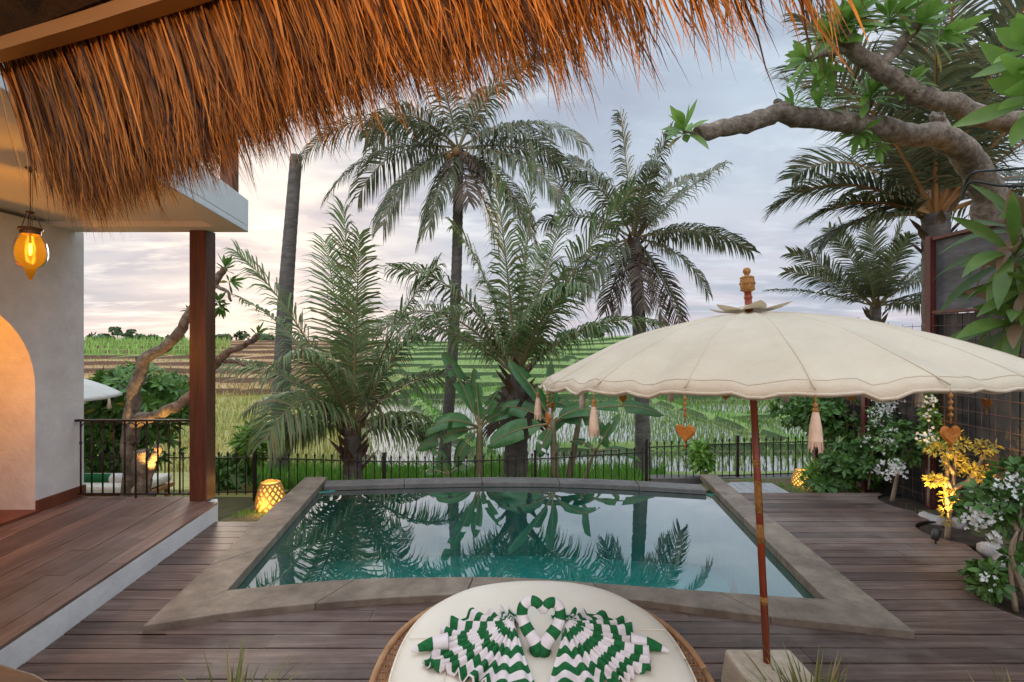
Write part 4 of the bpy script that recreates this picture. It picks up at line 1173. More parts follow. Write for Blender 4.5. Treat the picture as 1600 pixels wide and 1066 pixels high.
# ------------------------------------------------------------------ palms
def frond(mb, base, d, L, grav, leafL, nleaf, hang, rng, W=.030, stem=.028, gap=.10, broken=0.0):
    N_ = 16; p = V(base); d = V(d).normalized(); pts = [p.copy()]; ds = [d.copy()]; tw = rng.uniform(-.75, .75)
    for i in range(N_):
        d = (d+V((0, 0, -grav*(.35+1.3*i/N_)/N_))).normalized(); p = p+d*(L/N_); pts.append(p.copy()); ds.append(d.copy())
    mb.tube(pts, [lerp(stem, .004, (i/N_)**.7) for i in range(N_+1)], 5, mi=1)
    for k in range(nleaf):
        t = gap+(1-gap)*(k+.5)/nleaf; u = t*N_; i = min(int(u), N_-1); q = u-i
        b = pts[i].lerp(pts[i+1], q); tn = ds[i].lerp(ds[i+1], q).normalized()
        s_ = tn.cross(V((0, 0, 1)))
        if s_.length < .15: s_ = V((1, 0, 0)).cross(tn)
        s_.normalize(); s_ = Matrix.Rotation(tw*(.3+t), 3, tn) @ s_; upv = s_.cross(tn)
        for sg in (-1, 1):
            if rng.random() < broken*(.4+2.2*max(0, nz(t*7, tw*50, sg*3))): continue
            a = R(lerp(74, 32, t**1.3))+rng.gauss(0, .08)
            ld = (tn*math.cos(a)+s_*sg*math.sin(a)+upv*rng.uniform(.0, .22)).normalized()
            ll = leafL*(math.sin(PI*clamp(.12+.80*t))**.55)*rng.uniform(.86, 1.08)
            wv_ = (tn-ld*tn.dot(ld)).normalized(); wv_ = (wv_+upv*rng.uniform(-.25, .25)).normalized()*W*rng.uniform(.8, 1.1)*.5
            pp = b.copy(); o = len(mb.v); S = 3; hg = hang*rng.uniform(.7, 1.4)
            for j in range(S):
                ww = wv_*(.55, 1.0, .75)[j]
                mb.v.append(tuple(pp-ww)); mb.v.append(tuple(pp+ww))
                pp = pp+ld*(ll/S); ld = (ld+V((0, 0, -hg*(.5+.5*j)))).normalized()
            mb.v.append(tuple(pp))
            for j in range(S-1): mb.f.append([o+2*j, o+2*j+1, o+2*j+3, o+2*j+2]); mb.m.append(0)
            mb.f.append([o+2*S-2, o+2*S-1, o+2*S]); mb.m.append(0)
def fdir(al, de): return V((math.cos(R(al))*math.cos(R(de)), math.sin(R(de)), math.sin(R(al))*math.cos(R(de))))
def palm(label, base, crown, r0, r1, fronds, seed, leafL=.62, nleaf=46, mat='frond', W=.034, pet='petiole', bend=None, boots=0, nuts=0, dead=(), group='coconut palms', stem=.03, cr=.12, dens=1.7, hangk=1.2, brk=.06):
    base, crown = V(base), V(crown); rng = random.Random(seed)
    t = thing('coconut_palm', label, 'palm tree', base, group)
    if r0 > 0:
        mid = (base+crown)/2+(V(bend) if bend else V((0, 0, 0)))
        n_ = max(10, int((crown-base).length/.07)); pts = []
        for i in range(n_+1):
            f = i/n_; pts.append(base*(1-f)**2+(2*mid-.5*(base+crown))*2*f*(1-f)+crown*f*f)
        rd = [lerp(r0, r1, min(1, (i/n_)*1.2)**.7)*(1+.05*(i % 2)+.05*nz(i*.7, seed))+(.25*r0*max(0, 1-i/n_*9)) for i in range(n_+1)]
        mb = MB(); mb.tube(pts, rd, 12); mb.build('trunk', 'trunk', t, smooth=True)
    if boots:
        for k in range(boots):
            a = 2.4*k; f = k/boots; z = lerp(-.75, .12, f); p = crown+V((math.cos(a)*cr*.9, math.sin(a)*cr*.9, z))
            b = MB(); d = V((math.cos(a)*.6, math.sin(a)*.6, .8))
            b.leaf(p, d, V((math.cos(a), math.sin(a), 0)), rng.uniform(.3, .5), .17, .1, 4, .3, .6); b.build('leaf_base', 'boot', t, smooth=True)
    for al, de, L, gr, hg in fronds:
        mb = MB(); d = fdir(al, de); b0 = crown+V((d.x, d.y, 0))*cr*.6+V((0, 0, .05*d.z))
        frond(mb, b0, d, L, gr, leafL*1.28*rng.uniform(.9, 1.1), int(nleaf*dens*rng.uniform(.92, 1.08)), hg*hangk*rng.uniform(.8, 1.2), rng, W, stem, broken=brk*rng.uniform(.3, 1.8)); mb.build('frond', [mat, pet], t)
    for al, de, L, gr, hg in dead:
        mb = MB(); d = fdir(al, de)
        frond(mb, crown+V((d.x, d.y, 0))*cr-V((0, 0, .1)), d, L, gr, leafL*1.0, int(nleaf*1.2), hg, rng, W*.9, stem*.8, broken=.2)
        o = mb.build('dead_frond', ['frond_d', 'boot'], t); o['label'] = 'withered brown hanging frond'
    for k in range(nuts):
        a = 2*PI*k/nuts+.4; mb = MB(); mb.ball(crown+V((math.cos(a)*(cr+.09), math.sin(a)*(cr+.09), -.16-.07*(k % 2))), .095, 10, (1, 1, 1.15)); mb.build('coconut', 'husk', t, smooth=True)
    return t
# A : tall palm in the middle, crown over the thatch tips
palm('tallest coconut palm with the slender grey trunk in the middle of the view', (-1.62, 12, -1.15), P(716, 232, 12), .145, .115,
     [(168, 5, 3.6, 1.5, .45), (150, -12, 3.9, 1.9, .5), (158, 25, 3.4, 1.6, .5), (205, -15, 2.6, 1.6, .6), (238, 5, 2.3, .9, .5), (128, 20, 3.2, 1.9, .4),
      (100, -25, 3.0, 1.6, .4), (78, 20, 2.8, 1.2, .35), (62, -10, 3.0, 1.5, .4), (45, 25, 3.2, 1.7, .45), (25, -18, 3.1, 1.35, .45), (12, 10, 2.9, .95, .45),
      (-8, -25, 3.0, 1.2, .5), (-32, 8, 2.8, 1.2, .6), (-62, -8, 2.5, .7, .5), (185, 28, 2.8, 1.3, .5), (250, -25, 2.2, .7, .5), (-20, 30, 2.6, 1.2, .5), (140, -35, 2.6, 2.0, .5)],
     21, .74, 54, W=.038, nuts=6, hangk=2.8, brk=.16, dens=1.4, dead=[(-48, -30, 1.6, 1.0, .7), (-75, -30, 1.5, .6, .6)], bend=(.10, 0, 0))
# E : tall palm right of centre
palm('tall wind-blown coconut palm standing behind the left part of the cream parasol', (2.86, 11.2, -1.1), P(990, 372, 11.2), .175, .14,
     [(95, 0, 2.7, .5, .35), (112, 12, 2.5, .9, .5), (78, -8, 2.3, .8, .6), (122, -20, 2.3, 1.5, .6), (88, -30, 2.2, 1.8, .7), (60, 10, 2.4, 1.1, .5), (46, 0, 2.5, .35, .55),
      (20, 15, 2.3, .85, .6), (12, -12, 2.4, .95, .6), (-12, 0, 2.0, 1.4, .6), (-55, -12, 1.9, .7, .5), (142, 10, 2.2, 1.3, .6), (198, 0, 2.0, .9, .6), (215, -20, 1.7, .6, .5), (70, 30, 2.3, 1.4, .6)],
     22, .56, 46, W=.036, boots=12, nuts=0, hangk=2.8, brk=.18, dens=1.4, dead=[(-70, -10, 1.9, .6, .5), (-105, -5, 1.7, .5, .5), (-88, -25, 1.6, .4, .5), (-52, 5, 2.1, .9, .6), (-112, 15, 1.6, .5, .5)], bend=(.05, 0, 0), cr=.17)
# B : bare trunk on the left
bt = thing('palm_trunk', 'bare grey palm trunk without a crown, left of the young palms', 'palm tree', P(436, 745, 11.5), 'coconut palms')
mb = MB(); pts = smooth_path([P(435, 745, 11.5), P(437, 690, 11.5), P(441, 580, 11.5), P(446, 470, 11.5), P(453, 370, 11.5), P(463, 243, 11.5)], 16)
mb.tube(pts, [lerp(.225, .125, i/(len(pts)-1))*(1+.035*(i % 2)) for i in range(len(pts))], 14); mb.build('trunk', 'trunk', bt, smooth=True)
# C : young palm left of the middle, fronds from the ground up
palm('young bushy coconut palm rising behind the left end of the pool', (-2.70, 8.7, -.85), P(551, 668, 8.7), .2, .14,
     [(92, 0, 3.7, .25, .25), (101, 12, 3.5, .45, .3), (84, -14, 3.2, .5, .35), (111, -10, 3.3, .7, .35), (73, 12, 3.3, .8, .4), (64, -5, 2.9, 1.2, .5), (121, 8, 3.2, .9, .4),
      (131, -12, 2.5, 1.1, .55), (143, 10, 2.2, 1.5, .6), (50, 14, 2.4, 1.6, .6), (95, -35, 2.8, 1.6, .6), (106, -42, 2.2, 2.1, .7), (158, 0, 1.7, 1.3, .6), (30, 0, 1.6, 1.7, .7), (98, 30, 3.2, .8, .3), (84, 34, 2.8, 1.2, .4), (178, 12, 1.3, .7, .5), (10, 10, 1.2, .9, .5)],
     23, .58, 48, 'frond_y', W=.036, brk=.07, dens=1.35, hangk=2.1, boots=14, stem=.034, cr=.16, group='coconut palms')
# D : young palm in the middle
palm('young coconut palm with thick trunk and large fronds, right behind the banana plants', (.06, 9.2, -.9), P(808, 585, 9.2), .26, .17,
     [(86, 0, 3.9, .3, .25), (76, 10, 3.8, .5, .3), (95, -10, 3.4, .5, .35), (64, -8, 3.7, .45, .35), (105, 8, 3.1, 1.0, .45), (117, -5, 2.9, 1.4, .55),
      (44, -10, 2.7, 1.2, .6), (128, 10, 3.1, 1.7, .6), (138, -8, 3.2, 1.5, .6), (82, 28, 3.5, .8, .35), (100, 32, 3.0, 1.1, .4), (72, -30, 2.6, 1.3, .6)],
     24, .66, 50, 'frond_y', W=.038, brk=.08, dens=1.35, hangk=2.1, boots=16, stem=.036, cr=.18, dead=[(-112, -10, .9, .4, .5), (-70, -10, .8, .4, .5)])
# F : small palm far right behind the parasol
palm('small fan-shaped coconut palm beyond the wire grid, left of the tall fence post', (9.9, 14, -.8), P(1368, 478, 14), .15, .13,
     [(92, 0, 2.5, .2, .2), (104, 8, 2.5, .4, .25), (78, -5, 2.4, .45, .25), (118, -6, 2.5, .6, .3), (66, 8, 2.3, .6, .3), (134, 6, 2.6, .6, .35), (150, -5, 2.7, .5, .35), (163, 5, 2.8, .35, .4),
      (52, -8, 2.2, .7, .3), (36, 6, 2.1, .7, .3), (20, 0, 2.0, .6, .3), (95, -30, 2.2, .9, .3), (125, -30, 2.2, 1.0, .4), (60, -32, 2.0, 1.0, .4), (8, -10, 1.9, .6, .4)],
     25, .46, 42, W=.040, boots=10, stem=.03, cr=.15)
# G : palm behind the frangipani, dark fronds filling the upper right corner
palm('large coconut palm with orange leaf stalks, upper right behind the frangipani limbs', (7.35, 8.8, -.6), P(1462, 335, 8.8), .26, .2,
     [(98, -6, 4.3, .35, .25), (112, 4, 4.2, .7, .3), (86, 8, 4.4, .5, .3), (74, -8, 4.2, .6, .3), (60, 5, 4.0, .9, .35), (124, -10, 3.8, 1.2, .4), (106, 20, 4.2, .9, .3), (48, -5, 3.8, 1.1, .4),
      (92, -26, 4.0, .9, .4), (72, -30, 3.8, 1.1, .4), (116, -28, 3.6, 1.3, .5), (36, 10, 3.3, 1.3, .4), (158, 6, 1.9, 1.0, .4), (140, 14, 2.6, 1.5, .5), (24, -12, 3.0, 1.3, .5), (100, 38, 3.8, 1.3, .3), (66, 34, 3.8, 1.2, .3), (170, 20, 1.7, 1.1, .5), (82, -14, 4.4, .9, .4), (100, -16, 4.2, 1.1, .4)],
     26, .78, 56, W=.042, pet='petiole_o', boots=12, stem=.05, cr=.2)

# ------------------------------------------------------------------ banana plants
def banana(label, base, h, r, leaves, seed, lean=(0, 0)):
    base = V(base); rng = random.Random(seed); t = thing('banana_plant', label, 'banana plant', base, 'banana plants behind the pool')
    top = base+V((lean[0], lean[1], h)); mb = MB()
    pts = [base.lerp(top, i/8)+V((.02*nz(i, seed), 0, 0)) for i in range(9)]
    mb.tube(pts, taper(r, r*.55, 9), 10); mb.build('stem', 'banana_stem', t, smooth=True)
    for al, de, L, W, gr in leaves:
        L *= .86; W *= .9; gr *= 1.35; mb = MB(); d = fdir(al, de); p = top-V((0, 0, .05)); N_ = 14; S = 3; rows = []; P0 = []
        sidev = d.cross(V((0, 0, 1)))
        if sidev.length < .2: sidev = V((1, 0, 0))
        sidev.normalize(); sidev = Matrix.Rotation(R(rng.uniform(38, 72))*(1 if d.x > 0 else -1), 3, d) @ sidev
        for i in range(N_+1):
            f = i/N_; P0.append(p.copy())
            up = sidev.cross(d).normalized()
            w_ = 0 if f < .16 else W*.5*(math.sin(PI*((f-.16)/.84))**.55)*(1+.06*nz(f*9, seed, al))
            row = []
            for sg in (-1, 1):
                for k in range(1, S+1):
                    u = k/S; row.append(p+sidev*sg*w_*u*math.cos(.5*u)+up*w_*(.42*u-.75*u*u*f))
            rows.append((p.copy(), row))
            p = p+d*(L/N_); d = (d+V((0, 0, -gr*(.3+1.4*f)/N_))).normalized()
        o = len(mb.v)
        for c_, row in rows: mb.v.append(tuple(c_)); mb.v.extend(tuple(v) for v in row)
        st_ = 1+2*S
        for i in range(2, N_):
            for sg in (0, 1):
                if i > 3 and rng.random() < .14: continue          # wind tears
                for k in range(S):
                    a0 = 0 if k == 0 else 1+sg*S+k-1; a1 = 1+sg*S+k
                    q = [o+i*st_+a0, o+i*st_+a1, o+(i+1)*st_+a1, o+(i+1)*st_+a0]
                    mb.f.append(q if sg else q[::-1]); mb.m.append(0)
        mb.tube(P0, taper(.022, .005, len(P0)), 5, mi=1)
        mb.build('leaf', ['banana', 'petiole'], t, smooth=True)
banana('banana plant with a tall upright leaf between slender palm trunk and thick young palm', P(748, 752, 8.6), .95, .085,
       [(112, 0, 1.75, .42, .3), (96, 10, 1.2, .3, .3), (162, -5, 1.25, .40, .8), (186, -12, 1.3, .36, .5), (150, -25, 1.2, .4, 1.2), (40, 5, 1.0, .36, .9), (68, -8, .9, .34, .5), (225, -20, .9, .32, .8)], 1, (.02, 0))
banana('banana plant with broad blue-green leaves standing right of the thick palm trunk', P(868, 752, 8.4), 1.0, .08,
       [(186, -8, 1.35, .46, .5), (118, 5, 1.5, .42, .5), (90, 10, 1.2, .4, .4), (40, -10, 1.0, .4, 1.2), (20, 0, 1.0, .36, .9), (150, 10, 1.2, .4, .7), (-120, -15, .7, .3, .6)], 2, (-.05, 0))
banana('banana plant with a long level leaf reaching right under the parasol rim', P(888, 752, 8.8), 1.25, .07,
       [(12, 0, 1.7, .40, .6), (155, 8, 1.1, .38, .9), (80, 5, .9, .36, .6), (-40, -8, .9, .36, .8), (200, 5, .9, .3, .8)], 3, (.22, 0))
banana('small banana sapling with one upright leaf, left of the tall palm trunk under the parasol', P(912, 752, 8.5), .55, .035,
       [(60, 0, .85, .24, .15), (8, 0, .95, .2, .9), (140, 5, .55, .18, .9)], 4, (.20, 0))
banana('small banana sapling half hidden beyond the fence left of the slender palm trunk', P(700, 752, 8.4), .15, .04,
       [(110, 0, .62, .24, .7), (150, -10, .5, .22, 1.0), (40, 0, .5, .2, .9)], 5)

# ------------------------------------------------------------------ foliage helpers
def fol(mb, c, rad, nclump, per, L, W, rng, droop=.5, flat=.0, shell=.55):
    c = V(c)
    for _ in range(nclump):
        while True:
            u = V((rng.uniform(-1, 1), rng.uniform(-1, 1), rng.uniform(-1, 1)))
            if u.length <= 1 and u.length > shell*rng.random()**.5: break
        p = c+V((u.x*rad[0], u.y*rad[1], u.z*rad[2])); ax = (V((u.x, u.y, u.z*.7+.35))).normalized()
        for k in range(per):
            a = 2.4*k+rng.uniform(0, 1); o = ax.orthogonal().normalized(); o2 = ax.cross(o)
            d = (ax*rng.uniform(.1, .9)+(o*math.cos(a)+o2*math.sin(a))*.9)
            mb.leaf(p+d*.02, d, ax, L*rng.uniform(.65, 1.15), W*rng.uniform(.8, 1.1), droop, 3, .12)
def rosette(mb, p, ax, n_, L, W, rng, droop=.6, spread=(.25, 1.2)):
    ax = V(ax).normalized(); o = ax.orthogonal().normalized(); o2 = ax.cross(o); p = V(p)
    for k in range(n_):
        a = 2.4*k+rng.uniform(-.2, .2); s_ = lerp(spread[0], spread[1], k/n_)
        d = ax*math.cos(s_)+(o*math.cos(a)+o2*math.sin(a))*math.sin(s_)
        mb.leaf(p-ax*.05*(k/n_), d, ax+d*.01, L*rng.uniform(.6, 1.12), W*rng.uniform(.8, 1.1), droop*rng.uniform(.3, 1.5), 8, .16, 1.25)
def flowers(mb, c, rad, n_, s, rng):
    for _ in range(n_):
        p = V(c)+V((rng.gauss(0, rad*.5), rng.gauss(0, rad*.5), rng.gauss(0, rad*.5)))
        ax = V((rng.gauss(-.2, .6), rng.gauss(-.6, .6), rng.gauss(.4, .5))).normalized(); o = ax.orthogonal().normalized(); o2 = ax.cross(o)
        for k in range(4):
            a = 2*PI*k/4+rng.random(); d = (o*math.cos(a)+o2*math.sin(a))+ax*.45
            mb.leaf(p, d, ax, s*rng.uniform(.8, 1.2), s*.85, .2, 2, .1)

# ------------------------------------------------------------------ frangipani at right (behind the board fence)
fg = thing('frangipani_tree', 'old frangipani with thick scarred grey limbs reaching in from the right above the fence', 'tree', (5.35, 5.65, -.2))
rng = random.Random(17)
def limb(name, pts, r0, r1, parent, n_=12, sub=6, pw=1.0):
    pp = smooth_path(pts, sub); m = len(pp); mb = MB()
    rd = [lerp(r0, r1, (i/(m-1))**pw)*.92*(1+.20*nz(i*.55, r0*30)+.07*(i % 5 == 0)) for i in range(m)]
    pp = [p+V((nz(i*.3, 1, r0*9), nz(i*.3, 5, r0*9), nz(i*.3, 9, r0*9)))*.035 for i, p in enumerate(pp)]
    mb.tube(pp, rd, n_); 
    return mb.build(name, 'bark', parent, smooth=True)
limb('trunk', [V((5.40, 5.75, -.3)), V((5.40, 5.7, 1.2)), V((5.32, 5.62, 2.6)), P(1548, 345, 5.6), P(1540, 290, 5.5), P(1508, 240, 5.35), P(1470, 213, 5.2), P(1425, 212, 5.1), P(1370, 195, 4.95)], .20, .105, fg, 16)
limb('limb', [P(1380, 200, 4.97), P(1330, 192, 4.85), P(1270, 186, 4.75), P(1220, 178, 4.65), P(1175, 190, 4.58), P(1130, 200, 4.5), P(1090, 212, 4.45)], .105, .075, fg)
limb('limb', [P(1478, 215, 5.2), P(1465, 190, 5.15), P(1462, 178, 5.1)], .09, .055, fg)
limb('limb', [V((5.6, 4.6, 3.6)), P(1620, 196, 4.6), P(1560, 188, 4.6), P(1490, 165, 4.6), P(1440, 148, 4.58), P(1395, 122, 4.55), P(1355, 96, 4.5), P(1322, 66, 4.45), P(1318, 45, 4.45)], .105, .07, fg)
limb('limb', [P(1372, 105, 4.52), P(1395, 80, 4.5), P(1420, 55, 4.5), P(1432, 42, 4.5)], .06, .042, fg)
limb('limb', [P(1322, 72, 4.45), P(1300, 82, 4.43), P(1262, 92, 4.4)], .035, .03, fg, 8)
limb('twig', [P(1215, 178, 4.65), P(1212, 165, 4.64), P(1216, 158, 4.64)], .05, .03, fg, 8)
limb('twig', [P(1100, 208, 4.45), P(1082, 212, 4.43), P(1068, 204, 4.42)], .03, .014, fg, 8)
limb('twig', [P(1345, 188, 4.85), P(1356, 170, 4.83), P(1360, 155, 4.82)], .03, .016, fg, 8)
limb('twig', [P(1280, 180, 4.76), P(1282, 168, 4.75)], .025, .014, fg, 8)
tips = [((1332, 30, 4.4), (-.2, -.6, .3), 14, .36), ((1405, 20, 4.6), (.2, -.4, .6), 14, .38), ((1290, 110, 4.5), (-.4, -.4, -.2), 9, .3), ((1420, 130, 4.6), (.1, -.6, .5), 10, .30), ((1365, 140, 4.75), (.2, -.6, .5), 10, .34), ((1068, 204, 4.42), (-.3, -.4, .5), 13, .36), ((1360, 152, 4.82), (0, -.4, .8), 14, .40), ((1280, 168, 4.75), (-.1, -.3, .8), 10, .32), ((1240, 165, 4.66), (-.4, -.3, .8), 7, .26),
        ((1318, 42, 4.44), (-.3, -.5, .7), 18, .42), ((1345, 20, 4.5), (.1, -.4, .8), 15, .40), ((1434, 40, 4.5), (.3, -.5, .6), 17, .42), ((1262, 92, 4.4), (-.7, -.3, .2), 12, .32),
        ((1390, 25, 4.5), (0, -.4, .8), 14, .4), ((1345, 210, 4.85), (-.2, -.5, -.5), 9, .26), ((1370, 232, 4.95), (0, -.5, -.8), 5, .24), ((1470, 62, 4.5), (.5, -.5, .4), 11, .38), ((1300, 60, 4.44), (-.6, -.3, .5), 14, .36)]
for (a, b, c_), ax, n_, L in tips:
    mb = MB(); rosette(mb, P(a, b, c_), ax, n_+4, L*.82, L*.21, rng, .8, (.2, 1.75)); mb.build('leaf_cluster', 'leaf_plum', fg, smooth=True)
mb = MB()
for q, yv in ((0, 5.49), (1, 5.45)):
    mb.tube(smooth_path([P(1600, 263+q*28, 5.0), P(1560, 266+q*24, 5.22), P(1520, 270+q*14, 5.2), P(1508, 290+q*6, 5.35), P(1502, 310, 5.6)], 5), .014, 6)
tag(mb.build('cable', 'cable', smooth=True), 'black cable looped round the thick frangipani trunk', 'cable')
# near tree on the right whose drooping leaves hang over the parasol
nt_ = thing('broadleaf_tree', 'near tree with big drooping broad leaves at the right edge over the parasol', 'tree', (3.1, 2.25, 0))
limb('trunk', [V((3.25, 2.1, -.1)), V((3.2, 2.15, 1.0)), V((3.05, 2.25, 1.8)), V((2.75, 2.42, 2.35)), V((2.66, 2.55, 2.75))], .075, .03, nt_, 10)
limb('limb', [V((3.0, 2.28, 1.9)), V((2.72, 2.45, 1.98)), V((2.56, 2.58, 1.98)), V((2.50, 2.6, 2.02))], .035, .016, nt_, 8)
limb('limb', [V((2.76, 2.42, 2.35)), V((2.62, 2.5, 2.42)), V((2.52, 2.55, 2.44))], .03, .016, nt_, 8)
rng = random.Random(31)
for p, ax, n_, L, dr in ((P(1592, 505, 2.55), (-.55, -.35, .3), 14, .50, 1.1), (P(1585, 400, 2.55), (-.5, -.35, .35), 15, .48, 1.0), (P(1600, 355, 2.6), (-.4, -.4, .6), 12, .42, .9), (P(1610, 450, 2.5), (-.6, -.2, .1), 12, .42, 1.0)):
    mb = MB(); rosette(mb, p, ax, n_+4, L*.82, L*.145, rng, dr*1.5, (.3, 1.9)); mb.build('leaf_cluster', 'leaf_croton', nt_, smooth=True)
for p, ax, n_, L in ((P(1625, 150, 2.6), (-.75, -.3, .2), 11, .52), (P(1620, 80, 2.6), (-.7, -.3, .3), 9, .45)):
    mb = MB(); rosette(mb, p, ax, n_, L*.8, L*.19, rng, .5, (.2, 1.3)); mb.build('leaf_cluster', 'leaf_plum', nt_, smooth=True)
limb('limb', [V((2.66, 2.55, 2.7)), V((2.66, 2.58, 3.0)), V((2.68, 2.6, 3.2))], .03, .018, nt_, 8)

# ------------------------------------------------------------------ tree on the left behind the balustrade
lt_ = thing('frangipani_tree', 'bare-limbed frangipani lit from below, standing behind the terrace railing', 'tree', P(203, 775, 6.6))
limb('trunk', [P(200, 790, 6.6), P(203, 730, 6.6), P(203, 657, 6.6), P(212, 610, 6.62), P(226, 562, 6.65), P(260, 541, 6.7), P(284, 515, 6.7), P(296, 489, 6.7), P(318, 462, 6.75), P(340, 435, 6.8), P(352, 420, 6.8)], .10, .045, lt_, 12)
limb('limb', [P(205, 690, 6.6), P(215, 655, 6.55), P(236, 652, 6.5), P(264, 641, 6.5), P(294, 622, 6.5), P(318, 595, 6.5), P(336, 572, 6.5), P(356, 550, 6.5), P(388, 538, 6.5), P(402, 522, 6.5)], .085, .035, lt_, 10)
limb('limb', [P(345, 562, 6.5), P(365, 566, 6.48), P(383, 570, 6.45)], .03, .02, lt_, 8)
limb('limb', [P(335, 445, 6.8), P(352, 455, 6.75), P(362, 470, 6.75)], .03, .015, lt_, 8)
limb('stump', [P(222, 790, 6.4), P(222, 745, 6.4), P(219, 705, 6.4)], .11, .09, lt_, 10)
limb('limb', [P(226, 775, 6.4), P(232, 735, 6.38), P(243, 712, 6.35), P(247, 698, 6.35)], .06, .045, lt_, 10)
rng = random.Random(12)
for p, ax, n_, L in ((P(352, 418, 6.8), (.2, 0, .9), 13, .30), (P(362, 440, 6.75), (.8, -.2, .2), 11, .26), (P(345, 480, 6.75), (.4, -.4, -.4), 11, .24), (P(404, 520, 6.5), (.6, -.2, .6), 8, .22), (P(295, 484, 6.7), (-.4, 0, .4), 4, .16), (P(340, 470, 6.8), (.2, -.5, .3), 9, .24)):
    mb = MB(); rosette(mb, p, ax, n_+4, L*.75, L*.18, rng, .4, (.25, 1.5)); mb.build('leaf_cluster', 'leaf_dark', lt_, smooth=True)
uplight(P(238, 790, 6.05), P(240, 690, 6.4), 'small black uplight at the foot of the left frangipani behind the railing', 60, 50)
bl = thing('mango_tree', 'dense dark green mango bush behind the terrace railing', 'bush', P(200, 745, 8.2))
mb = MB(); fol(mb, P(225, 625, 8.3), (.85, .7, .55), 200, 9, .22, .066, rng, .8); fol(mb, P(150, 690, 8.0), (.5, .6, .85), 130, 9, .2, .06, rng, .8); fol(mb, P(205, 690, 8.3), (.8, .6, .5), 80, 8, .2, .06, rng, .8)
mb.build('foliage', 'leaf_dark', bl)
mb = MB()
for k in range(6):
    a = P(195+k*4, 770, 8.3); mb.tube([a, a+V((rng.uniform(-.2, .2), 0, .5)), P(140+k*25, rng.uniform(610, 690), 8.2)], taper(.03, .01, 3), 6)
mb.build('stem', 'stem', bl)

def shrub(name, label, cat, base, blobs, mat, L, W, seed, group=None, stems=(), fl=(), stemr=.014, droop=.5, per=8):
    base = V(base); rng = random.Random(seed); t = thing(name, label, cat, base, group)
    mb = MB()
    for c, rad, n_ in blobs: fol(mb, c, rad, int(n_*1.7), per, L, W, rng, droop)
    if blobs: mb.build('foliage', mat, t)
    for pts in stems:
        s_ = MB(); pp = smooth_path(pts, 4); s_.tube(pp, taper(stemr, stemr*.35, len(pp)), 7); s_.build('stem', 'stem', t, smooth=True)
    for c, rad, n_, s in fl:
        f_ = MB(); flowers(f_, c, rad*.9, int(n_*1.5), s*.66, rng); f_.build('blossom_cluster', 'petal', t)
    return t
# left strip in front of the iron fence
shrub('fern_palm', 'lime green feathery shrub by the iron fence left of the bare trunk', 'shrub', P(395, 760, 8.0),
      [(P(398, 690, 8.2), (.26, .25, .30), 40)], 'leaf_lime', .22, .04, 3, stems=([P(396, 760, 8.1), P(397, 700, 8.15)],))
shrub('low_shrub', 'low dark green shrub behind the fence right of the timber post', 'shrub', P(350, 762, 8.1),
      [(P(355, 738, 8.2), (.36, .3, .22), 45)], 'leaf_bush', .15, .06, 4, stems=([P(352, 765, 8.2), P(355, 740, 8.2)],))
banana('pale green banana sapling by the fence left of the larger basket lantern', P(388, 782, 7.9), .12, .04,
       [(96, 0, .7, .26, .1), (120, -5, .5, .2, .5), (70, 0, .45, .18, .6)], 9)
# right side
bz = 7.2
shrub('climbing_bush', 'big leafy green bush in the far right corner by the lantern', 'bush', P(1330, 760, 7.0),
      [(P(1335, 722, 6.95), (.42, .4, .32), 95), (P(1290, 648, 7.6), (.32, .3, .35), 65), (P(1345, 660, 7.3), (.2, .25, .5), 60), (P(1290, 750, 7.0), (.3, .25, .12), 30), (P(1250, 640, 8.3), (.45, .3, .25), 45)], 'leaf_bush', .11, .055, 5,
      stems=([P(1335, 765, 7.0), P(1338, 720, 6.95), P(1345, 640, 7.2)], [P(1320, 765, 7.1), P(1290, 690, 7.5)]))
shrub('bougainvillea', 'white flowering climber spreading up the wire grid left of the red post', 'flowering shrub', P(1360, 765, 6.6),
      [(P(1383, 660, 6.5), (.18, .14, .42), 42), (P(1365, 720, 6.6), (.22, .16, .24), 32)], 'leaf_bush', .075, .04, 6, 'white flowering plants along the fence',
      stems=([P(1357, 765, 6.6), P(1365, 700, 6.55), P(1385, 640, 6.5)],), fl=((P(1382, 636, 6.4), .17, 46, .032), (P(1375, 655, 6.4), .15, 30, .032), (P(1395, 625, 6.4), .12, 24, .032), (P(1368, 735, 6.4), .08, 10, .03), (P(1352, 690, 6.4), .12, 8, .03)))
shrub('bougainvillea', 'white flowering young shrub leaning in the first soil cut-out beyond the red post', 'flowering shrub', P(1396, 782, 6.05),
      [(P(1410, 692, 6.0), (.24, .18, .26), 46)], 'leaf_bush', .075, .04, 7, 'white flowering plants along the fence',
      stems=([P(1394, 784, 6.05), P(1402, 745, 6.03), P(1414, 690, 6.0)], [P(1404, 735, 6.03), P(1440, 680, 5.95)]), stemr=.026,
      fl=((P(1393, 728, 5.9), .11, 30, .034), (P(1402, 735, 5.88), .1, 22, .034), (P(1393, 692, 5.95), .09, 18, .034), (P(1385, 745, 5.95), .06, 8, .03), (P(1395, 672, 5.95), .06, 8, .03)))
shrub('bougainvillea', 'slim white flowering climber tied along the tall red post', 'flowering shrub', P(1452, 775, 5.7),
      [(P(1452, 640, 5.75), (.06, .06, .30), 22), (P(1470, 690, 5.65), (.2, .1, .1), 14)], 'leaf_bush', .07, .038, 8, 'white flowering plants along the fence',
      stems=([P(1450, 790, 5.75), P(1452, 700, 5.75), P(1450, 610, 5.75)],), fl=((P(1452, 684, 5.6), .10, 24, .034), (P(1454, 628, 5.65), .07, 14, .032), (P(1440, 628, 5.65), .05, 6, .03), (P(1476, 716, 5.55), .06, 8, .03), (P(1450, 650, 5.65), .06, 8, .03)))
gs = P(1480, 838, 4.98); gs.z = -.03
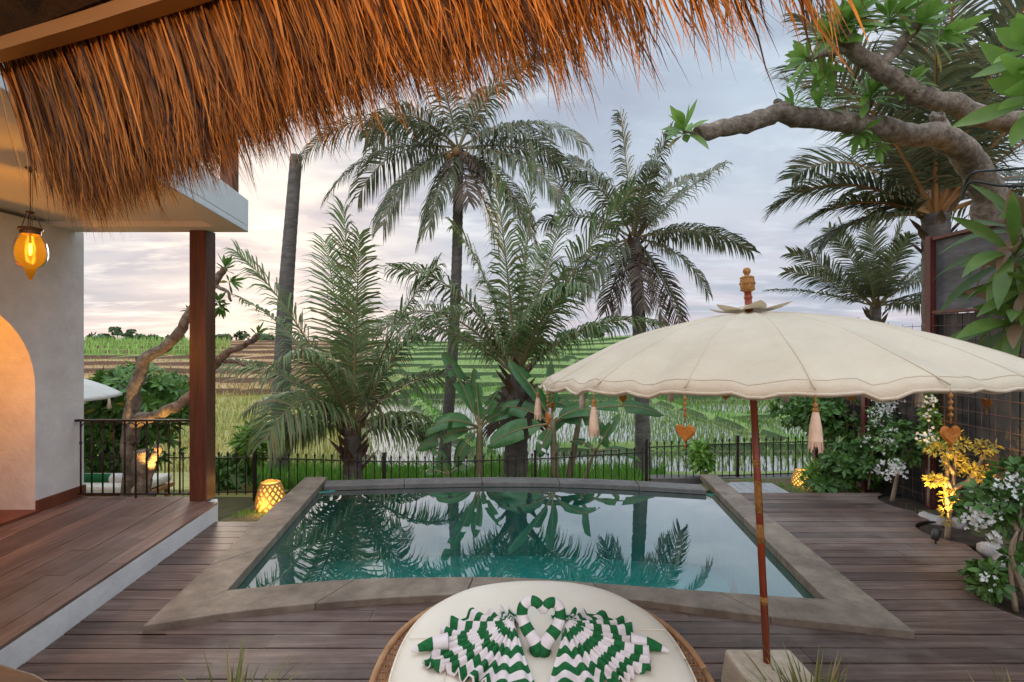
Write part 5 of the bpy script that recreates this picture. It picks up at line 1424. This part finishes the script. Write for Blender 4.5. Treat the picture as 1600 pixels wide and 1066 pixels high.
shrub('golden_sapling', 'thin sapling with golden leaves lit from below in the middle soil cut-out', 'sapling', gs,
      [(P(1492, 722, 4.95), (.08, .08, .10), 9), (P(1462, 752, 4.95), (.09, .08, .035), 8), (P(1470, 705, 4.95), (.1, .08, .05), 8), (P(1520, 735, 4.95), (.14, .08, .045), 12), (P(1540, 700, 4.92), (.1, .08, .05), 6), (P(1500, 690, 4.95), (.08, .08, .06), 6), (P(1545, 750, 4.9), (.06, .05, .03), 4), (P(1480, 790, 4.95), (.04, .04, .16), 6)], 'leaf_yel', .055, .020, 10, None,
      stems=([gs, P(1484, 800, 4.98), P(1490, 750, 4.97), P(1496, 690, 4.96)], [P(1488, 768, 4.97), P(1475, 748, 4.97), P(1452, 760, 4.95)], [P(1489, 764, 4.97), P(1515, 750, 4.95), P(1532, 722, 4.93), P(1545, 700, 4.92)], [P(1491, 740, 4.97), P(1472, 715, 4.96)], [P(1485, 800, 4.98), P(1478, 770, 4.98), P(1480, 730, 4.97), P(1470, 700, 4.97)], [P(1515, 750, 4.95), P(1548, 748, 4.9)]), stemr=.026)
up = P(1462, 848, 4.80); up.z = -.02
uplight(up, P(1494, 720, 4.98), 'small black uplight glowing at the foot of the golden sapling', 70, 80)
b3 = V((3.72, 3.66, -.03))
shrub('bougainvillea', 'nearest white flowering shrub tied to slanting stakes at the right edge', 'flowering shrub', b3,
      [(P(1562, 790, 3.9), (.28, .2, .17), 46), (P(1545, 905, 3.8), (.10, .12, .10), 16), (P(1590, 760, 3.8), (.15, .15, .2), 22), (P(1598, 870, 3.7), (.10, .1, .06), 8)], 'leaf_bush', .08, .042, 12, 'white flowering plants along the fence',
      stems=([V((3.60, 3.66, -.03)), P(1580, 880, 3.68), P(1602, 770, 3.7)], [V((3.70, 3.64, -.03)), P(1580, 870, 3.66), P(1590, 830, 3.66)], [V((3.66, 3.72, -.03)), P(1588, 880, 3.7), P(1604, 800, 3.72)], [P(1590, 830, 3.68), P(1575, 790, 3.8), P(1574, 770, 3.85)]), stemr=.02,
      fl=((P(1533, 812, 3.8), .10, 34, .032), (P(1545, 800, 3.8), .11, 34, .032), (P(1550, 786, 3.85), .09, 20, .032), (P(1590, 757, 3.7), .11, 30, .034), (P(1516, 810, 3.85), .07, 12, .03), (P(1552, 845, 3.8), .07, 12, .03), (P(1545, 905, 3.7), .06, 8, .026), (P(1580, 775, 3.75), .08, 14, .03)))
shrub('leafy_seedling', 'small bright green seedling growing at the iron fence behind the right pool corner', 'shrub', P(1097, 740, 7.7),
      [(P(1097, 715, 7.75), (.12, .1, .22), 26)], 'leaf_lime', .14, .06, 13, stems=([P(1097, 748, 7.75), P(1097, 705, 7.75)],))
shrub('low_fern', 'low pale fern at the base of the fence right of the small lantern', 'shrub', P(1285, 745, 7.0),
      [(P(1284, 738, 7.1), (.18, .15, .1), 16)], 'leaf_lime', .16, .02, 14)
def tuft(c, h, n_, seed, label, mat='leaf_yel2'):
    c = V(c); rng = random.Random(seed); t = thing('grass_tuft', label, 'ornamental grass', c, 'spiky grass tufts in the foreground')
    mb = MB()
    for _ in range(n_):
        a = rng.uniform(0, 2*PI); tl = rng.uniform(.15, 1.25); d = V((math.cos(a)*math.sin(tl), math.sin(a)*math.sin(tl), math.cos(tl)))
        mb.leaf(c+V((rng.gauss(0, .02), rng.gauss(0, .02), 0)), d, V((0, 0, 1)), h*rng.uniform(.6, 1.15), .019, rng.uniform(.3, 1.2), 5, .3, .6)
    mb.build('blades', mat, t)
M['leaf_yel2'] = MAT('olive_grass_blade', (.10, .12, .025), (.24, .24, .07), 9, .5, island=.5, trans=.25, islhue=((.36, .28, .12), .12))
tuft((-1.30, 2.36, .0), .42, 170, 1, 'left spiky grass tuft at the bottom edge beside the pavilion floor')
tuft((1.40, 2.36, .0), .42, 260, 2, 'largest spiky grass tuft, in front of the parasol base')
tuft((2.32, 2.34, .0), .36, 40, 3, 'sparse spiky grass tuft at the bottom right corner')
# rocks along the deck edge
rng = random.Random(6)
def rock(c, s, label):
    mb = MB(); c = V(c); sd = rng.random()*50
    mb.ball((0, 0, 0), 1, 14)
    mb.v = [tuple(c+V((x*s[0], y_*s[1], z*s[2]))*.75+V((x, y_, z))*(.28*min(s)*nz(x*1.6+sd, y_*1.6, z*1.6)+.16*min(s)*nz(x*4+sd, y_*4, z*4))) for x, y_, z in mb.v]
    tag(mb.build('rock', 'rock', smooth=True, loc=c), label, 'rock', 'pale rocks edging the deck')
rock((4.52, 5.52, -.02), (.15, .2, .08), 'pale rock beside the deck between the two rear soil cut-outs')
rock((4.63, 5.33, -.01), (.1, .13, .10), 'small pale rock close to the board fence left of the golden sapling')
rock((4.33, 4.60, .0), (.13, .17, .12), 'pale rock just in front of the golden sapling cut-out')
rock((4.2, 4.30, .0), (.15, .2, .14), 'largest pale rock at the deck edge behind the nearest white shrub')
rock((4.06, 4.02, .0), (.1, .14, .12), 'pale rock touching the nearest soil cut-out')
rock((4.45, 4.25, .02), (.12, .14, .10), 'pale rock lying between the deck edge rocks and the board fence')
# stepping platform of grey boards behind the right pool corner
mb = MB()
cs = V((2.98, 6.75, 0))
for k in range(6):
    x = -.42+.14*k; hl = .30*math.sqrt(max(.08, 1-(x/.5)**2)); mb.box((cs.x+.15+x+.07, cs.y, -.055), (.134, hl*2, .03))
tag(mb.build('stepping_platform', MAT('bleached_boards', (.28, .27, .27), (.42, .41, .41), 4, .7, .2, 20, stretch=(8, 1, 1)), loc=cs), 'rounded pale grey board step behind the right pool corner', 'step')
# sun lounger with a striped towel beyond the railing
sn = thing('sun_lounger', 'white lounger with a rolled green striped towel beyond the terrace railing', 'sun lounger', P(180, 775, 6.9))
c0 = V((-5.55, 6.9, -.22))
mb = MB(); mb.box(c0+V((0, 0, .20)), (1.5, .7, .12)); mb.build('mattress', 'cushion', sn, bevel=.04)
mb = MB(); mb.box(c0+V((0, 0, .10)), (1.54, .74, .06)); mb.build('frame', 'rattan', sn, bevel=.01)
for sx in (-.7, .7):
    for sy in (-.3, .3):
        mb = MB(); mb.box(c0+V((sx, sy, -.02)), (.05, .05, .2)); mb.build('leg', 'rattan', sn)
mb = MB(); pts = [c0+V((x, -.12, .30)) for x in (-.62, -.3, 0, .3, .56)]; mb.tube(smooth_path(pts, 4), .065, 12)
for i in range(17):
    for _ in range(12): mb.a.append(.3+(i//6)*.5)
tag(mb.build('rolled_towel', 'towel', smooth=True), 'rolled green and white striped towel on the lounger beyond the railing', 'towel')

# ------------------------------------------------------------------ far trees on the skyline
def far_tree(px_, Y, h, wd, kind, label, seed):
    x = (px_-800)/800*Y; z = ground_h(x, Y)-.1; rng = random.Random(seed)
    t = thing('far_tree', label, 'tree', (x, Y, z), 'trees on the skyline')
    c = V((x, Y, z)); mb = MB(); mb.tube([c, c+V((rng.uniform(-.1, .1)*h, 0, h*.7))], taper(h*.03, h*.018, 2), 6); mb.build('trunk', 'trunk', t)
    mb = MB()
    if kind == 'palm':
        for k in range(12):
            a = 2*PI*k/12+rng.random(); d = V((math.cos(a), math.sin(a)*.7, rng.uniform(.0, .7)))
            mb.leaf(c+V((0, 0, h*.7)), d, V((0, 0, 1)), wd*.6, wd*.16, 1.6, 5, .2)
    elif kind == 'umbrella':
        for k in range(3): fol(mb, c+V((rng.uniform(-.4, .4)*wd, 0, h*(.55+.18*k))), (wd*.32, wd*.3, h*.07), 26, 6, wd*.12, wd*.08, rng)
    else: fol(mb, c+V((0, 0, h*.55)), (wd*.5, wd*.5, h*.45), 40, 7, wd*.2, wd*.14, rng)
    mb.build('crown', 'farleaf', t)
for i, (px_, Y, h, wd, kd, lb) in enumerate([
    (184, 110, 3.1, 3.4, 'umbrella', 'layered flat-topped tree, left of two on the skyline beyond the railing'), (202, 112, 2.6, 3.0, 'umbrella', 'layered flat-topped tree, right of two on the skyline beyond the railing'),
    (158, 120, 1.6, 5.0, 'bush', 'low round bush on the skyline near the white house corner'), (242, 118, 1.4, 2.8, 'bush', 'round bush on the skyline in the middle of the railing gap'), (218, 125, 1.3, 6, 'bush', 'long low bush on the skyline right of the flat-topped trees'),
    (275, 120, 1.4, 4, 'bush', 'low bush on the skyline just left of the timber post'), (345, 120, 1.4, 5.0, 'bush', 'low bush on the skyline just right of the timber post'), (378, 116, 2.4, 3, 'bush', 'pointed bush on the skyline between the post and the bare trunk'),
    (412, 120, 1.4, 5, 'bush', 'low bush on the skyline left of the bare palm trunk'), (640, 110, 2.0, 4, 'palm', 'tiny palm on the skyline between the young palms'), (660, 120, 1.4, 5, 'bush', 'low bush on the skyline left of the slender trunk'), (725, 118, 1.8, 5, 'bush', 'low bush on the skyline right of the slender trunk'),
    (918, 88, 2.0, 2.6, 'bush', 'small tree on the green hill, leftmost above the parasol slope'), (934, 88, 2.4, 3.6, 'bush', 'wide tree on the green hill above the parasol slope'), (957, 90, 2.6, 1.6, 'palm', 'tiny palm on the green hill beside the wide tree'), (885, 92, 1.5, 4, 'bush', 'low bush on the green hill behind the young palm')]):
    far_tree(px_, Y, h, wd, kd, lb, 100+i)
